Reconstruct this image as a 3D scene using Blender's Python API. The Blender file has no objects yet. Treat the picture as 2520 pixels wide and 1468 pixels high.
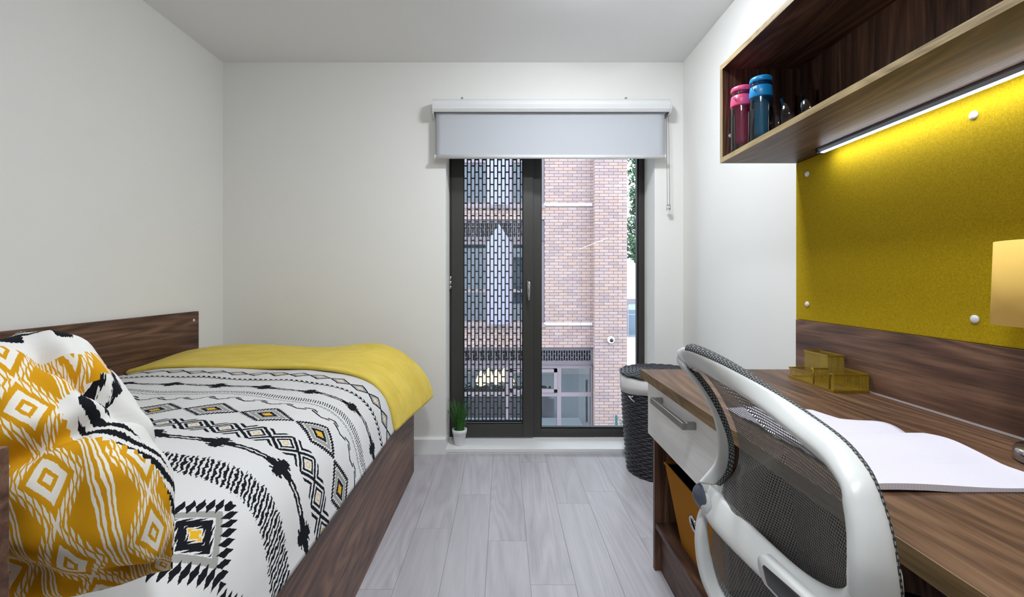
import bpy, bmesh, math, random
from mathutils import Vector, Matrix, noise as mnoise

random.seed(7)
PI = math.pi
scene = bpy.context.scene
COL = scene.collection

# ------------------------------------------------------------------ camera, sky, exposure
FOC, CX, CY, CAMZ = 1120.0, 1239.0, 687.0, 1.07
cam_d = bpy.data.cameras.new('camera')
cam_d.sensor_width = 36.0
cam_d.lens = FOC / 2520 * 36
cam_d.shift_x = (1260 - CX) / 2520
cam_d.shift_y = (CY - 734) / 2520
cam_d.clip_start = 0.02
cam = bpy.data.objects.new('camera', cam_d)
cam.location = (0, 0, CAMZ)
cam.rotation_euler = (PI / 2, 0, 0)
COL.objects.link(cam)
scene.camera = cam

world = bpy.data.worlds.new('overcast_sky')
scene.world = world
world.use_nodes = True
bg = world.node_tree.nodes['Background']
bg.inputs[0].default_value = (0.78, 0.89, 1.0, 1)
bg.inputs[1].default_value = 4.5

vs = scene.view_settings
vs.view_transform = 'Standard'
vs.look = 'None'
vs.gamma = 1
vs.use_curve_mapping = False
vs.exposure = 0.66
CEIL_W = 15.0       # watts of the ceiling light and the added fill light
STRIP_E = 19.0      # emission of the shelf strip

# ------------------------------------------------------------------ room dimensions (metres, camera at origin looking +y)
WL, WR, WB, WF, HC = -1.726, 1.105, 2.80, -1.05, 2.404
WY = 3.0            # window plane

def at(px, py, d):
    return Vector(((px - CX) * d / FOC, d, CAMZ - (py - CY) * d / FOC))

# ------------------------------------------------------------------ node helpers
def lin(c):
    return tuple(((v / 255) / 12.92 if v / 255 <= 0.04045 else ((v / 255 + 0.055) / 1.055) ** 2.4) for v in c) + (1.0,)

class X:
    def __init__(s, nt, sock): s.nt = nt; s.s = sock
    def __add__(s, o): return mth(s.nt, 'ADD', s, o)
    __radd__ = __add__
    def __sub__(s, o): return mth(s.nt, 'SUBTRACT', s, o)
    def __rsub__(s, o): return mth(s.nt, 'SUBTRACT', o, s)
    def __mul__(s, o): return mth(s.nt, 'MULTIPLY', s, o)
    __rmul__ = __mul__
    def __truediv__(s, o): return mth(s.nt, 'DIVIDE', s, o)
    def __lt__(s, o): return mth(s.nt, 'LESS_THAN', s, o)
    def __gt__(s, o): return mth(s.nt, 'GREATER_THAN', s, o)
    def __and__(s, o): return mth(s.nt, 'MULTIPLY', s, o)
    def __or__(s, o): return mth(s.nt, 'MAXIMUM', s, o)
    def __invert__(s): return mth(s.nt, 'SUBTRACT', 1.0, s)
    def abs(s): return mth(s.nt, 'ABSOLUTE', s)
    def fract(s): return mth(s.nt, 'FRACT', s)
    def floor(s): return mth(s.nt, 'FLOOR', s)
    def sqrt(s): return mth(s.nt, 'SQRT', s)
    def between(s, a, b): return (s > a) & (s < b)

def mth(nt, op, a, b=None, c=None):
    n = nt.nodes.new('ShaderNodeMath'); n.operation = op
    for i, v in enumerate((a, b, c)):
        if v is None: continue
        if isinstance(v, X): nt.links.new(v.s, n.inputs[i])
        else: n.inputs[i].default_value = v
    return X(nt, n.outputs[0])

def mixc(nt, f, a, b, blend='MIX'):
    n = nt.nodes.new('ShaderNodeMix'); n.data_type = 'RGBA'; n.blend_type = blend
    for sock, v in ((n.inputs[0], f), (n.inputs[6], a), (n.inputs[7], b)):
        if isinstance(v, X): nt.links.new(v.s, sock)
        else: sock.default_value = v
    return X(nt, n.outputs[2])

def coords(nt, kind='Object'):
    n = nt.nodes.new('ShaderNodeTexCoord'); return X(nt, n.outputs[kind])

def vmul(nt, v, sc, off=None):
    n = nt.nodes.new('ShaderNodeMapping'); nt.links.new(v.s, n.inputs[0])
    n.inputs['Scale'].default_value = sc
    if off is not None:
        if isinstance(off, X): nt.links.new(off.s, n.inputs['Location'])
        else: n.inputs['Location'].default_value = off
    return X(nt, n.outputs[0])

def sep(nt, v):
    n = nt.nodes.new('ShaderNodeSeparateXYZ'); nt.links.new(v.s, n.inputs[0])
    return [X(nt, n.outputs[i]) for i in range(3)]

def comb(nt, x, y, z):
    n = nt.nodes.new('ShaderNodeCombineXYZ')
    for i, v in enumerate((x, y, z)):
        if isinstance(v, X): nt.links.new(v.s, n.inputs[i])
        else: n.inputs[i].default_value = v
    return X(nt, n.outputs[0])

def nz(nt, v, scale, detail=2.0, rough=0.5, dist=0.0):
    n = nt.nodes.new('ShaderNodeTexNoise'); nt.links.new(v.s, n.inputs['Vector'])
    n.inputs['Scale'].default_value = scale; n.inputs['Detail'].default_value = detail
    n.inputs['Roughness'].default_value = rough; n.inputs['Distortion'].default_value = dist
    return X(nt, n.outputs[0])

def new_mat(name, rough=0.5, metal=0.0, spec=0.5):
    m = bpy.data.materials.new(name); m.use_nodes = True
    nt = m.node_tree; b = nt.nodes['Principled BSDF']
    b.inputs['Roughness'].default_value = rough; b.inputs['Metallic'].default_value = metal
    b.inputs['Specular IOR Level'].default_value = spec
    return m, nt, b

def bump(nt, b, h, strength, dist=0.002):
    n = nt.nodes.new('ShaderNodeBump'); n.inputs['Strength'].default_value = strength
    n.inputs['Distance'].default_value = dist
    nt.links.new(h.s, n.inputs['Height']); nt.links.new(n.outputs[0], b.inputs['Normal'])

def plain(name, rgb, rough=0.5, metal=0.0, spec=0.5, var=0.05, scale=30, bmp=0.0, sheen=0.0):
    m, nt, b = new_mat(name, rough, metal, spec)
    c = coords(nt)
    n = nz(nt, c, scale, 3)
    base = lin(rgb); k = 1 - var
    dark = (base[0] * k, base[1] * k, base[2] * k, 1)
    col = mixc(nt, n, dark, base)
    nt.links.new(col.s, b.inputs['Base Color'])
    if bmp: bump(nt, b, nz(nt, c, scale * 6, 2), bmp)
    if sheen:
        b.inputs['Sheen Weight'].default_value = sheen; b.inputs['Sheen Roughness'].default_value = 0.4
    return m

def wood(name, axis, dark, mid, light, rough=0.45, sc=1.0, rand=False, fig=1.0, bmp=0.08):
    m, nt, b = new_mat(name, rough, 0, 0.35)
    c = coords(nt)
    s = [1.0, 1.0, 1.0]; s[axis] = 0.09
    off = None
    if rand:
        oi = nt.nodes.new('ShaderNodeObjectInfo'); r = X(nt, oi.outputs['Random'])
        off = comb(nt, r * 13.0, r * 37.0, r * 5.0)
    v = vmul(nt, c, tuple(s), off)
    streak = nz(nt, v, 26 * sc, 5, 0.62, 0.4)
    low = nz(nt, v, 5.5 * sc, 2, 0.45, 0.8)
    cont = ((low * 15.0 * fig).fract() - 0.5).abs() * 2.0
    s2 = [1.0, 1.0, 1.0]; s2[axis] = 0.035
    fine = nz(nt, vmul(nt, c, tuple(s2), off), 190 * sc, 3, 0.6)
    broad = nz(nt, v, 3.0 * sc, 2)
    t = streak * 0.42 + cont * 0.16 + fine * 0.30 + broad * 0.35
    t = mth(nt, 'MULTIPLY_ADD', t - 0.62, 2.3, 0.5)
    n = nt.nodes.new('ShaderNodeValToRGB'); nt.links.new(t.s, n.inputs[0])
    cr = n.color_ramp
    cr.elements[0].position = 0.1; cr.elements[0].color = lin(dark)
    cr.elements[1].position = 0.92; cr.elements[1].color = lin(light)
    e = cr.elements.new(0.5); e.color = lin(mid)
    col = X(nt, n.outputs[0])
    if rand:
        col = mixc(nt, r * 0.5, col, lin(mid))
    nt.links.new(col.s, b.inputs['Base Color'])
    bump(nt, b, fine, bmp, 0.001)
    return m

def emit(name, rgb, strength):
    m = bpy.data.materials.new(name); m.use_nodes = True
    nt = m.node_tree; nt.nodes.remove(nt.nodes['Principled BSDF'])
    e = nt.nodes.new('ShaderNodeEmission'); e.inputs[0].default_value = lin(rgb); e.inputs[1].default_value = strength
    nt.links.new(e.outputs[0], nt.nodes['Material Output'].inputs[0])
    return m

def pane_glass(name, tint=(0.96, 0.98, 0.98, 1), ior=1.45, gain=1.0):
    m = bpy.data.materials.new(name); m.use_nodes = True
    nt = m.node_tree; nt.nodes.remove(nt.nodes['Principled BSDF'])
    t = nt.nodes.new('ShaderNodeBsdfTransparent'); t.inputs[0].default_value = tint
    g = nt.nodes.new('ShaderNodeBsdfGlossy'); g.inputs['Roughness'].default_value = 0.0
    f = nt.nodes.new('ShaderNodeFresnel'); f.inputs[0].default_value = ior
    fm = mth(nt, 'MULTIPLY', X(nt, f.outputs[0]), gain)
    x = nt.nodes.new('ShaderNodeMixShader')
    nt.links.new(fm.s, x.inputs[0]); nt.links.new(t.outputs[0], x.inputs[1]); nt.links.new(g.outputs[0], x.inputs[2])
    nt.links.new(x.outputs[0], nt.nodes['Material Output'].inputs[0])
    return m

def holes(m, mask):
    """mask = 1 where there is thread / metal, 0 where there is a hole"""
    nt = m.node_tree; b = nt.nodes['Principled BSDF']
    t = nt.nodes.new('ShaderNodeBsdfTransparent')
    x = nt.nodes.new('ShaderNodeMixShader')
    nt.links.new(mask.s, x.inputs[0]); nt.links.new(t.outputs[0], x.inputs[1]); nt.links.new(b.outputs[0], x.inputs[2])
    nt.links.new(x.outputs[0], nt.nodes['Material Output'].inputs[0])

# ------------------------------------------------------------------ materials
M = {}
M['wall'] = plain('wall_paint', (235, 234, 231), 0.85, 0, 0.2, 0.012, 3)
M['ceiling'] = plain('ceiling_paint', (238, 238, 238), 0.9, 0, 0.2, 0.012, 3)
M['trim'] = plain('trim_gloss', (236, 236, 236), 0.35, 0, 0.4, 0.01, 4)
M['sealant'] = plain('sealant', (122, 110, 108), 0.3)
M['white_plastic'] = plain('white_plastic', (220, 221, 222), 0.32, 0, 0.5, 0.015, 8)
M['blind_fabric'] = plain('blind_fabric', (186, 189, 195), 0.9, 0, 0.1, 0.03, 400)
M['anthracite'] = plain('anthracite_frame', (56, 55, 51), 0.38, 0, 0.5, 0.05, 20)
M['screen_metal'] = plain('screen_metal', (44, 47, 51), 0.45, 0.2, 0.5, 0.05, 20)
M['steel'] = plain('brushed_steel', (176, 174, 170), 0.32, 1.0, 0.5, 0.08, 60)
M['chrome'] = plain('polished_chrome', (200, 200, 204), 0.12, 1.0, 0.5, 0.02, 10)
M['black'] = plain('black_plastic', (24, 25, 29), 0.45, 0, 0.4, 0.1, 20)
M['black_fabric'] = plain('black_fabric', (20, 20, 22), 0.95, 0, 0.1, 0.3, 300, 0.3)
M['greyblue'] = plain('grey_plastic', (86, 92, 108), 0.3, 0, 0.5, 0.05, 20)
WAL = ((46, 29, 23), (90, 63, 50), (130, 97, 77))
for i, k in enumerate('xyz'):
    M['walnut_' + k] = wood('walnut_' + k, i, *WAL)
M['walnut_desk'] = wood('walnut_desk', 1, (50, 33, 23), (90, 64, 46), (126, 95, 71))
M['edge'] = wood('oak_edge_y', 1, (112, 93, 64), (158, 137, 98), (184, 162, 122), sc=2.0)
M['desk_edge'] = wood('desk_edge', 1, (84, 64, 40), (118, 94, 62), (142, 116, 80), sc=2.0)
M['edge_z'] = wood('oak_edge_z', 2, (112, 93, 64), (158, 137, 98), (184, 162, 122), sc=2.0)
M['floor_base'] = plain('floor_screed', (120, 116, 116), 0.8)
M['plank'] = wood('vinyl_plank', 1, (156, 152, 157), (175, 171, 176), (190, 186, 192), rough=0.42, rand=True, fig=0.8, bmp=0.03)
M['drawer_white'] = wood('white_woodgrain', 1, (228, 227, 225), (237, 236, 235), (242, 242, 241), rough=0.45, sc=1.5)
M['sheet'] = plain('cream_sheet', (231, 224, 210), 0.9, 0, 0.1, 0.03, 20, 0.05)
M['paper'] = plain('paper', (232, 229, 238), 0.8, 0, 0.2, 0.01, 10)
M['pot'] = plain('white_pot', (238, 238, 240), 0.4, 0, 0.4, 0.01, 10)
M['grass'] = plain('grass_blade', (66, 128, 48), 0.5, 0, 0.3, 0.75, 60)
M['wicker'] = plain('painted_wicker', (58, 59, 66), 0.45, 0, 0.5, 0.45, 140)
M['liner'] = plain('cotton_liner', (226, 224, 222), 0.9, 0, 0.1, 0.04, 40, 0.1)
M['felt'] = plain('tan_felt', (168, 112, 36), 0.95, 0, 0.1, 0.12, 220, 0.2)
M['felt_in'] = plain('black_lining', (14, 14, 16), 0.95, 0, 0.1, 0.1, 100)
M['bag'] = plain('grey_bag', (146, 149, 158), 0.35, 0, 0.5, 0.1, 30)
M['shade'] = plain('mustard_shade', (236, 194, 104), 0.9, 0, 0.1, 0.03, 150)
M['gold'] = plain('gold_paint', (152, 120, 24), 0.35, 0.45, 0.5, 0.08, 40)
M['strip_body'] = plain('strip_aluminium', (150, 152, 156), 0.3, 0.9)
M['strip_light'] = emit('strip_diffuser', (235, 242, 255), STRIP_E)
M['downlight'] = emit('downlight_lens', (255, 246, 232), 8.0)
M['glass'] = pane_glass('window_glass')
M['clear'] = pane_glass('clear_plastic', (0.93, 0.93, 0.94, 1), 1.46, 1.5)
M['tumbler'] = pane_glass('tumbler_glass', (0.93, 0.94, 0.95, 1), 1.5, 1.1)
M['pink'] = plain('pink_plastic', (236, 84, 136), 0.35)
M['blue'] = plain('blue_plastic', (22, 138, 204), 0.35)
def tinted(name, rgb, a):
    m, nt, b = new_mat(name, 0.15); b.inputs['Base Color'].default_value = lin(rgb)
    _, _, z = sep(nt, coords(nt)); v = (z * 0 + a); holes(m, v); return m
M['pink_clear'] = tinted('pink_translucent', (206, 60, 116), 0.30)
M['blue_clear'] = tinted('blue_translucent', (20, 134, 176), 0.34)
M['cap'] = plain('white_cap', (222, 218, 210), 0.35)

# velvet throw
m, nt, b = new_mat('mustard_velvet', 0.75, 0, 0.2)
c = coords(nt)
n1 = nz(nt, vmul(nt, c, (1, 2.2, 1.2)), 7, 4, 0.6, 0.7)
col = mixc(nt, mth(nt, 'MULTIPLY_ADD', n1 - 0.5, 1.2, 0.55), lin((200, 170, 52)), lin((234, 210, 104)))
nt.links.new(col.s, b.inputs['Base Color'])
b.inputs['Sheen Weight'].default_value = 0.5; b.inputs['Sheen Roughness'].default_value = 0.35
b.inputs['Sheen Tint'].default_value = lin((250, 232, 150))
bump(nt, b, nz(nt, c, 420, 2), 0.15)
M['velvet'] = m

# pin board cloth
m, nt, b = new_mat('mustard_board_cloth', 0.92, 0, 0.15)
c = coords(nt)
w1 = nz(nt, vmul(nt, c, (1, 1, 0.25)), 620, 2); w2 = nz(nt, vmul(nt, c, (1, 0.25, 1)), 620, 2)
wv = w1 * 0.5 + w2 * 0.5
col = mixc(nt, mth(nt, 'MULTIPLY_ADD', wv - 0.5, 1.9, 0.5), lin((138, 112, 2)), lin((196, 166, 20)))
nt.links.new(col.s, b.inputs['Base Color']); bump(nt, b, wv, 0.35)
M['board'] = m

def tri(u, p):                      # distance to nearest cell centre, metres (0..p/2)
    return ((u / p).fract() - 0.5).abs() * p

# printed duvet cloth : UV in metres, u across the bed, v along the bed
m, nt, b = new_mat('ikat_print_cloth', 0.9, 0, 0.1)
uv = coords(nt, 'UV'); u0, v0, _ = sep(nt, uv)
jit = nz(nt, vmul(nt, uv, (1, 0.35, 1)), 330, 2); jit2 = nz(nt, uv, 60, 2)
u = u0 + (jit2 - 0.5) * 0.006
v = v0 + (jit - 0.5) * 0.007 + (jit2 - 0.5) * 0.004
P = 0.176; PH = -0.79 + 0.5 * P
uc = u + PH + 10 * P                # cell coordinate: centre of a cell at u=0.79
A = tri(uc, P); A2 = tri(uc, P / 2)
K = None; G = None; Y = None
def add(acc, mk): return mk if acc is None else (acc | mk)
def serr(x, per, amp): return (x / per).fract() * amp
for vc in (1.94,):                                                  # chain of small diamonds
    w = (v - vc).abs(); dst = A2 / 0.044 + w / 0.036
    K = add(K, dst.between(0.8, 1.12)); G = add(G, dst.between(0.45, 0.74))
    r = (A2 * A2 + w * w).sqrt(); Y = add(Y, r.between(0.006, 0.0095))
w = v - 1.845                                                       # arrow dashes
K = add(K, (w.abs() < 0.013) & (((u + w.abs() * 0.9) / 0.021).fract() < 0.58))
for vc in (1.735, 1.18):                                            # double line with stepped crosses
    w = (v + (jit2 - 0.5) * 0.01 - vc).abs()
    K = add(K, w.between(0.0022, 0.0095))
    st = ((0.058 - A).abs() / 0.0115).floor() * 0.0075
    K = add(K, (A < 0.054) & (w < st) & ~(w.between(0.012, 0.0165) & (A > 0.016)))
w = v - 1.632                                                       # fine ticks
K = add(K, (w.abs() < 0.017) & (((u + w * 0.25) / 0.0088).fract() < 0.38))
w = v - 1.597                                                       # little rings
ar = tri(u, 0.0145); r = (ar * ar + w * w).sqrt()
K = add(K, r.between(0.0034, 0.0056))
w = v - 1.537 - (A2 - 0.022) * 0.5                                   # zigzag dashes
K = add(K, (w.abs() < 0.0042) & ((uc / (P / 2)).fract() < 0.82))
K = add(K, ((w - 0.012).abs() < 0.0036) & ((uc / (P / 2) + 0.3).fract() < 0.55))
w = (v - 1.42).abs()                                                # large diamonds
dst = A / 0.082 + w / 0.062
dz = dst + serr(A - w * 0.6, 0.011, 0.16)
K = add(K, dz.between(0.93, 1.17)); G = add(G, dst.between(0.50, 0.74))
d2 = dst + serr(A, 0.006, 0.07)
K = add(K, d2.between(0.25, 0.47)); Y = add(Y, d2 < 0.24)
w = (v - 1.276).abs()                                               # chain of medium diamonds
dst = A2 / 0.044 + w / 0.046
K = add(K, dst.between(0.82, 1.10) & (w < 0.045)); K = add(K, dst.between(0.46, 0.66)); K = add(K, dst.between(1.32, 1.56) & (w < 0.046))
r = (A2 * A2 + w * w).sqrt(); Y = add(Y, r.between(0.006, 0.009))
w = v - 1.05                                                        # ragged fringe
ed = w.abs() + (nz(nt, vmul(nt, uv, (1, 0.02, 1)), 260, 1) - 0.5) * 0.035
K = add(K, (ed < 0.042) & (((u + w * 0.45 + (jit2 - 0.5) * 0.012) / 0.0125).fract() < 0.55))
ug = u + (-1.135 + 0.5 * 0.225 + 2.25)                              # very large diamonds
AG = tri(ug, 0.225); w = (v - 0.86).abs()
dst = AG / 0.098 + w / 0.112
dz = dst + serr(AG - w * 0.8, 0.024, 0.30)
K = add(K, dz.between(1.0, 1.27) & (v < 0.985)); G = add(G, dst.between(0.56, 0.78))
d2 = dst + serr(AG + w * 0.3, 0.012, 0.12)
K = add(K, d2.between(0.28, 0.55)); Y = add(Y, (d2 + serr(w, 0.01, 0.08)) < 0.25)
col = mixc(nt, nz(nt, uv, 5, 3), lin((203, 200, 198)), lin((217, 216, 217)))
col = mixc(nt, G, col, lin((150, 148, 144)))
col = mixc(nt, Y, col, lin((218, 168, 32)))
col = mixc(nt, K, col, lin((22, 23, 28)))
nt.links.new(col.s, b.inputs['Base Color']); bump(nt, b, nz(nt, uv, 700, 2), 0.08)
M['ikat'] = m

# pillow front: mustard with white motifs
m, nt, b = new_mat('mustard_print_cloth', 0.9, 0, 0.1)
uv = coords(nt, 'UV'); u0, v0, _ = sep(nt, uv)
jit = nz(nt, vmul(nt, uv, (0.5, 1, 1)), 420, 2); jit2 = nz(nt, uv, 45, 2)
u = u0 + (jit2 - 0.5) * 0.008; v = v0 + (jit - 0.5) * 0.005 + (jit2 - 0.5) * 0.006
PU, PV = 0.176, 0.128
row = (v / PV).floor()
us = u + 3 * PU + row * (PU * 0.0)
a = tri(us, PU); bb = tri(v + 3 * PV, PV)
dst = a / 0.036 + bb / 0.040
W = dst.between(0.52, 1.0) | (dst < 0.26)
dd = dst + serr(a, 0.011, 0.22)
W = W | (dd.between(1.5, 1.85) & ((a / 0.011).fract() < 0.74))
W = W | (dd.between(2.05, 2.35) & ((a / 0.011 + 0.5).fract() < 0.5))
e = PU / 2 - a
W = W | e.between(0.0035, 0.0085) | e.between(0.012, 0.0165)
col = mixc(nt, nz(nt, uv, 9, 3), lin((186, 130, 12)), lin((206, 152, 28)))
col = mixc(nt, W, col, lin((220, 215, 206)))
nt.links.new(col.s, b.inputs['Base Color']); bump(nt, b, nz(nt, uv, 700, 2), 0.08)
M['pillow_yellow'] = m

# pillow reverse: white with black brush marks
m, nt, b = new_mat('white_black_print_cloth', 0.9, 0, 0.1)
uv = coords(nt, 'UV'); u0, v0, _ = sep(nt, uv)
jit = nz(nt, vmul(nt, uv, (1.6, 0.5, 1)), 160, 3)
u = u0 + (jit - 0.5) * 0.018; v = v0 + (jit - 0.5) * 0.012
tt = (v0 / 0.46 - 0.60) / 0.22
w = u - 0.70 + mth(nt, 'EXPONENT', 0 - tt * tt) * 0.185
K = (w.abs() < 0.030) & (((v + w * 0.9) / 0.042).fract() < 0.58)
w = v - 0.425 - (u0 - 0.5) * 0.10
K = K | (w.abs() < 0.005) | ((w - 0.013).abs() < 0.003)
K = K | ((w + 0.014).abs() < 0.014) & (tri(u, 0.11) < 0.028)
col = mixc(nt, nz(nt, uv, 9, 3), lin((206, 203, 199)), lin((219, 218, 216)))
col = mixc(nt, K, col, lin((22, 23, 27)))
nt.links.new(col.s, b.inputs['Base Color']); bump(nt, b, nz(nt, uv, 700, 2), 0.08)
M['pillow_white'] = m

# chair mesh: UV in metres
m, nt, b = new_mat('grey_chair_mesh', 0.7, 0, 0.2)
uv = coords(nt, 'UV'); u, v, _ = sep(nt, uv)
rw = (v / 0.0046).floor() * 0.5
hole = ((((u / 0.0042) + rw).fract() - 0.5).abs() < 0.24) & (((v / 0.0046).fract() - 0.5).abs() < 0.27)
b.inputs['Base Color'].default_value = lin((112, 113, 112))
holes(m, ~hole)
M['chair_mesh'] = m
m, nt, b = new_mat('grey_woven_rim', 0.75, 0, 0.2)
uv = coords(nt, 'UV'); u, v, _ = sep(nt, uv)
ck = (((u / 0.006).fract() < 0.55) & (((v / 0.006) + (u / 0.006).floor() * 0.5).fract() < 0.6))
col = mixc(nt, ck, lin((52, 53, 55)), lin((142, 143, 142)))
nt.links.new(col.s, b.inputs['Base Color']); bump(nt, b, ck, 0.5)
M['chair_rim'] = m
M['chair_white'] = plain('chair_white', (212, 213, 212), 0.38, 0, 0.5, 0.02, 10)

# gold wire mesh
m, nt, b = new_mat('gold_wire_mesh', 0.35, 0.45)
uv = coords(nt, 'UV'); u, v, _ = sep(nt, uv)
p1 = ((u + v * 0.6) / 0.0046).fract(); p2 = ((u - v * 0.6) / 0.0046).fract()
b.inputs['Base Color'].default_value = lin((178, 150, 40))
holes(m, (p1 < 0.24) | (p2 < 0.24))
M['gold_mesh'] = m

# squared paper
m, nt, b = new_mat('squared_paper', 0.8, 0, 0.15)
c = coords(nt); x, y, _ = sep(nt, c)
ln = ((x / 0.005).fract() < 0.09) | ((y / 0.005).fract() < 0.09)
col = mixc(nt, ln, lin((222, 219, 229)), lin((192, 187, 211)))
nt.links.new(col.s, b.inputs['Base Color'])
M['squared'] = m

# bricks
def brick_mat(name, pal, island=True):
    m, nt, b = new_mat(name, 0.85, 0, 0.2)
    g = nt.nodes.new('ShaderNodeNewGeometry'); oi = nt.nodes.new('ShaderNodeObjectInfo')
    r = (X(nt, g.outputs['Random Per Island']) + X(nt, oi.outputs['Random'])).fract()
    n = nt.nodes.new('ShaderNodeValToRGB'); nt.links.new(r.s, n.inputs[0]); cr = n.color_ramp
    cr.interpolation = 'CONSTANT'
    cr.elements[0].position = 0; cr.elements[0].color = lin(pal[0])
    cr.elements[1].position = 1.0 / len(pal); cr.elements[1].color = lin(pal[1])
    for i in range(2, len(pal)):
        e = cr.elements.new(i / len(pal)); e.color = lin(pal[i])
    nn = nz(nt, coords(nt), 40, 4)
    base = X(nt, n.outputs[0])
    col = mixc(nt, nn * 0.5, base, mixc(nt, 1.0, base, (0.62, 0.6, 0.6, 1), 'MULTIPLY'))
    nt.links.new(col.s, b.inputs['Base Color'])
    return m
M['brick'] = brick_mat('buff_pink_brick', [(170, 148, 143), (162, 141, 138), (175, 153, 147), (172, 147, 138), (158, 139, 138), (174, 150, 140), (165, 146, 143), (172, 152, 149)])
M['dark_brick'] = brick_mat('brown_brick', [(96, 78, 72), (84, 68, 64), (104, 86, 78), (90, 74, 70)])
M['mortar'] = plain('mortar', (98, 85, 88), 0.95)
M['mauve_frame'] = plain('mauve_frame', (134, 122, 128), 0.45, 0, 0.4)
M['louvre'] = plain('louvre_metal', (104, 98, 104), 0.5)
M['stone'] = plain('pale_coping', (196, 194, 204), 0.8)
M['fin'] = plain('pale_panel', (140, 139, 158), 0.5)
M['pavement'] = plain('pavement', (168, 172, 176), 0.9, 0, 0.1, 0.15, 2)
M['far_brick'] = plain('pale_far_brick', (216, 208, 208), 0.9, 0, 0.1, 0.08, 6)
M['void'] = plain('dark_room', (40, 42, 48), 0.9)
M['curtain'] = plain('blue_grey_blind', (112, 146, 172), 0.9, 0, 0.1, 0.25, 6)
M['far_glass'] = pane_glass('far_glass', (0.80, 0.86, 0.90, 1), 1.6, 2.2)
M['pendant'] = emit('pendant_glow', (255, 214, 150), 2.6)
M['leaf'] = plain('tree_leaf', (64, 108, 66), 0.6, 0, 0.3, 0.7, 3)
M['bark'] = plain('bark', (70, 60, 52), 0.9, 0, 0.1, 0.3, 20)
M['fence_green'] = plain('green_metal', (14, 72, 62), 0.5)
M['hedge'] = plain('hedge_leaf', (62, 98, 46), 0.7, 0, 0.2, 0.6, 8)
M['cctv_dome'] = plain('smoked_dome', (18, 20, 26), 0.08)

# ------------------------------------------------------------------ geometry helpers
class MB:
    def __init__(s): s.v = []; s.f = []; s.uv = None; s.uvs = []
    def vert(s, p): s.v.append(Vector(p)); return len(s.v) - 1
    def box(s, a, b):
        x0, y0, z0 = a; x1, y1, z1 = b; i = len(s.v)
        for z in (z0, z1):
            for p in ((x0, y0), (x1, y0), (x1, y1), (x0, y1)): s.v.append(Vector((p[0], p[1], z)))
        for f in ((0, 3, 2, 1), (4, 5, 6, 7), (0, 1, 5, 4), (1, 2, 6, 5), (2, 3, 7, 6), (3, 0, 4, 7)):
            s.f.append(tuple(i + k for k in f))
        return s
    def hexa(s, bot, top):
        i = len(s.v); s.v += [Vector(p) for p in bot] + [Vector(p) for p in top]; n = len(bot)
        s.f.append(tuple(i + k for k in reversed(range(n)))); s.f.append(tuple(i + n + k for k in range(n)))
        for k in range(n):
            q = (k + 1) % n; s.f.append((i + k, i + q, i + n + q, i + n + k))
        return s
    def ring_loft(s, rings, closed=True, caps=True, loop=False):
        i = len(s.v); n = len(rings[0])
        for r in rings: s.v += [Vector(p) for p in r]
        R = len(rings)
        for a in range(R if loop else R - 1):
            b2 = (a + 1) % R
            for k in range(n if closed else n - 1):
                q = (k + 1) % n
                s.f.append((i + a * n + k, i + a * n + q, i + b2 * n + q, i + b2 * n + k))
        if caps and not loop and closed:
            s.f.append(tuple(i + k for k in reversed(range(n)))); s.f.append(tuple(i + (R - 1) * n + k for k in range(n)))
        return s
    def tube(s, pts, r, n=8, loop=False):
        pts = [Vector(p) for p in pts]; rings = []; up = None
        for k, p in enumerate(pts):
            if loop: t = pts[(k + 1) % len(pts)] - pts[k - 1]
            else: t = pts[min(k + 1, len(pts) - 1)] - pts[max(k - 1, 0)]
            t = t.normalized() if t.length > 1e-9 else Vector((0, 0, 1))
            if up is None:
                up = Vector((0, 0, 1)) if abs(t.z) < 0.9 else Vector((1, 0, 0))
            a = (up - t * up.dot(t)); a = a.normalized() if a.length > 1e-6 else t.orthogonal().normalized()
            up = a; c = t.cross(a)
            rr = r[k] if isinstance(r, (list, tuple)) else r
            rings.append([p + (a * math.cos(2 * PI * j / n) + c * math.sin(2 * PI * j / n)) * rr for j in range(n)])
        return s.ring_loft(rings, loop=loop)
    def lathe(s, prof, c=(0, 0, 0), n=32, axis='z', caps=True):
        rings = []
        for r, h in prof:
            ring = []
            for j in range(n):
                a = 2 * PI * j / n; x, y = r * math.cos(a), r * math.sin(a)
                if axis == 'z': p = (c[0] + x, c[1] + y, c[2] + h)
                elif axis == 'y': p = (c[0] + x, c[1] + h, c[2] + y)
                else: p = (c[0] + h, c[1] + x, c[2] + y)
                ring.append(p)
            rings.append(ring)
        return s.ring_loft(rings, caps=caps)
    def grid(s, fn, nu, nv, uvfn=None):
        i = len(s.v)
        for b2 in range(nv + 1):
            for a in range(nu + 1):
                s.v.append(Vector(fn(a / nu, b2 / nv)))
                if uvfn: s.uvs.append(uvfn(a / nu, b2 / nv))
        for b2 in range(nv):
            for a in range(nu):
                k = i + b2 * (nu + 1) + a
                s.f.append((k, k + 1, k + nu + 2, k + nu + 1))
        return s

def mesh_of(name, mb, mat, loc=(0, 0, 0), smooth=False):
    me = bpy.data.meshes.new(name)
    L = Vector(loc)
    me.from_pydata([tuple(p - L) for p in mb.v], [], mb.f)
    if mb.uvs and len(mb.uvs) == len(mb.v):
        l = me.uv_layers.new(name='UVMap')
        for lp in me.loops: l.data[lp.index].uv = mb.uvs[lp.vertex_index]
    bm = bmesh.new(); bm.from_mesh(me); bmesh.ops.recalc_face_normals(bm, faces=bm.faces); bm.to_mesh(me); bm.free()
    if smooth:
        for p in me.polygons: p.use_smooth = True
    me.materials.append(M[mat] if isinstance(mat, str) else mat)
    return me

def link(name, me, loc=(0, 0, 0), parent=None):
    o = bpy.data.objects.new(name, me); COL.objects.link(o)
    if parent: o.parent = parent
    else: o.location = loc
    return o

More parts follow.
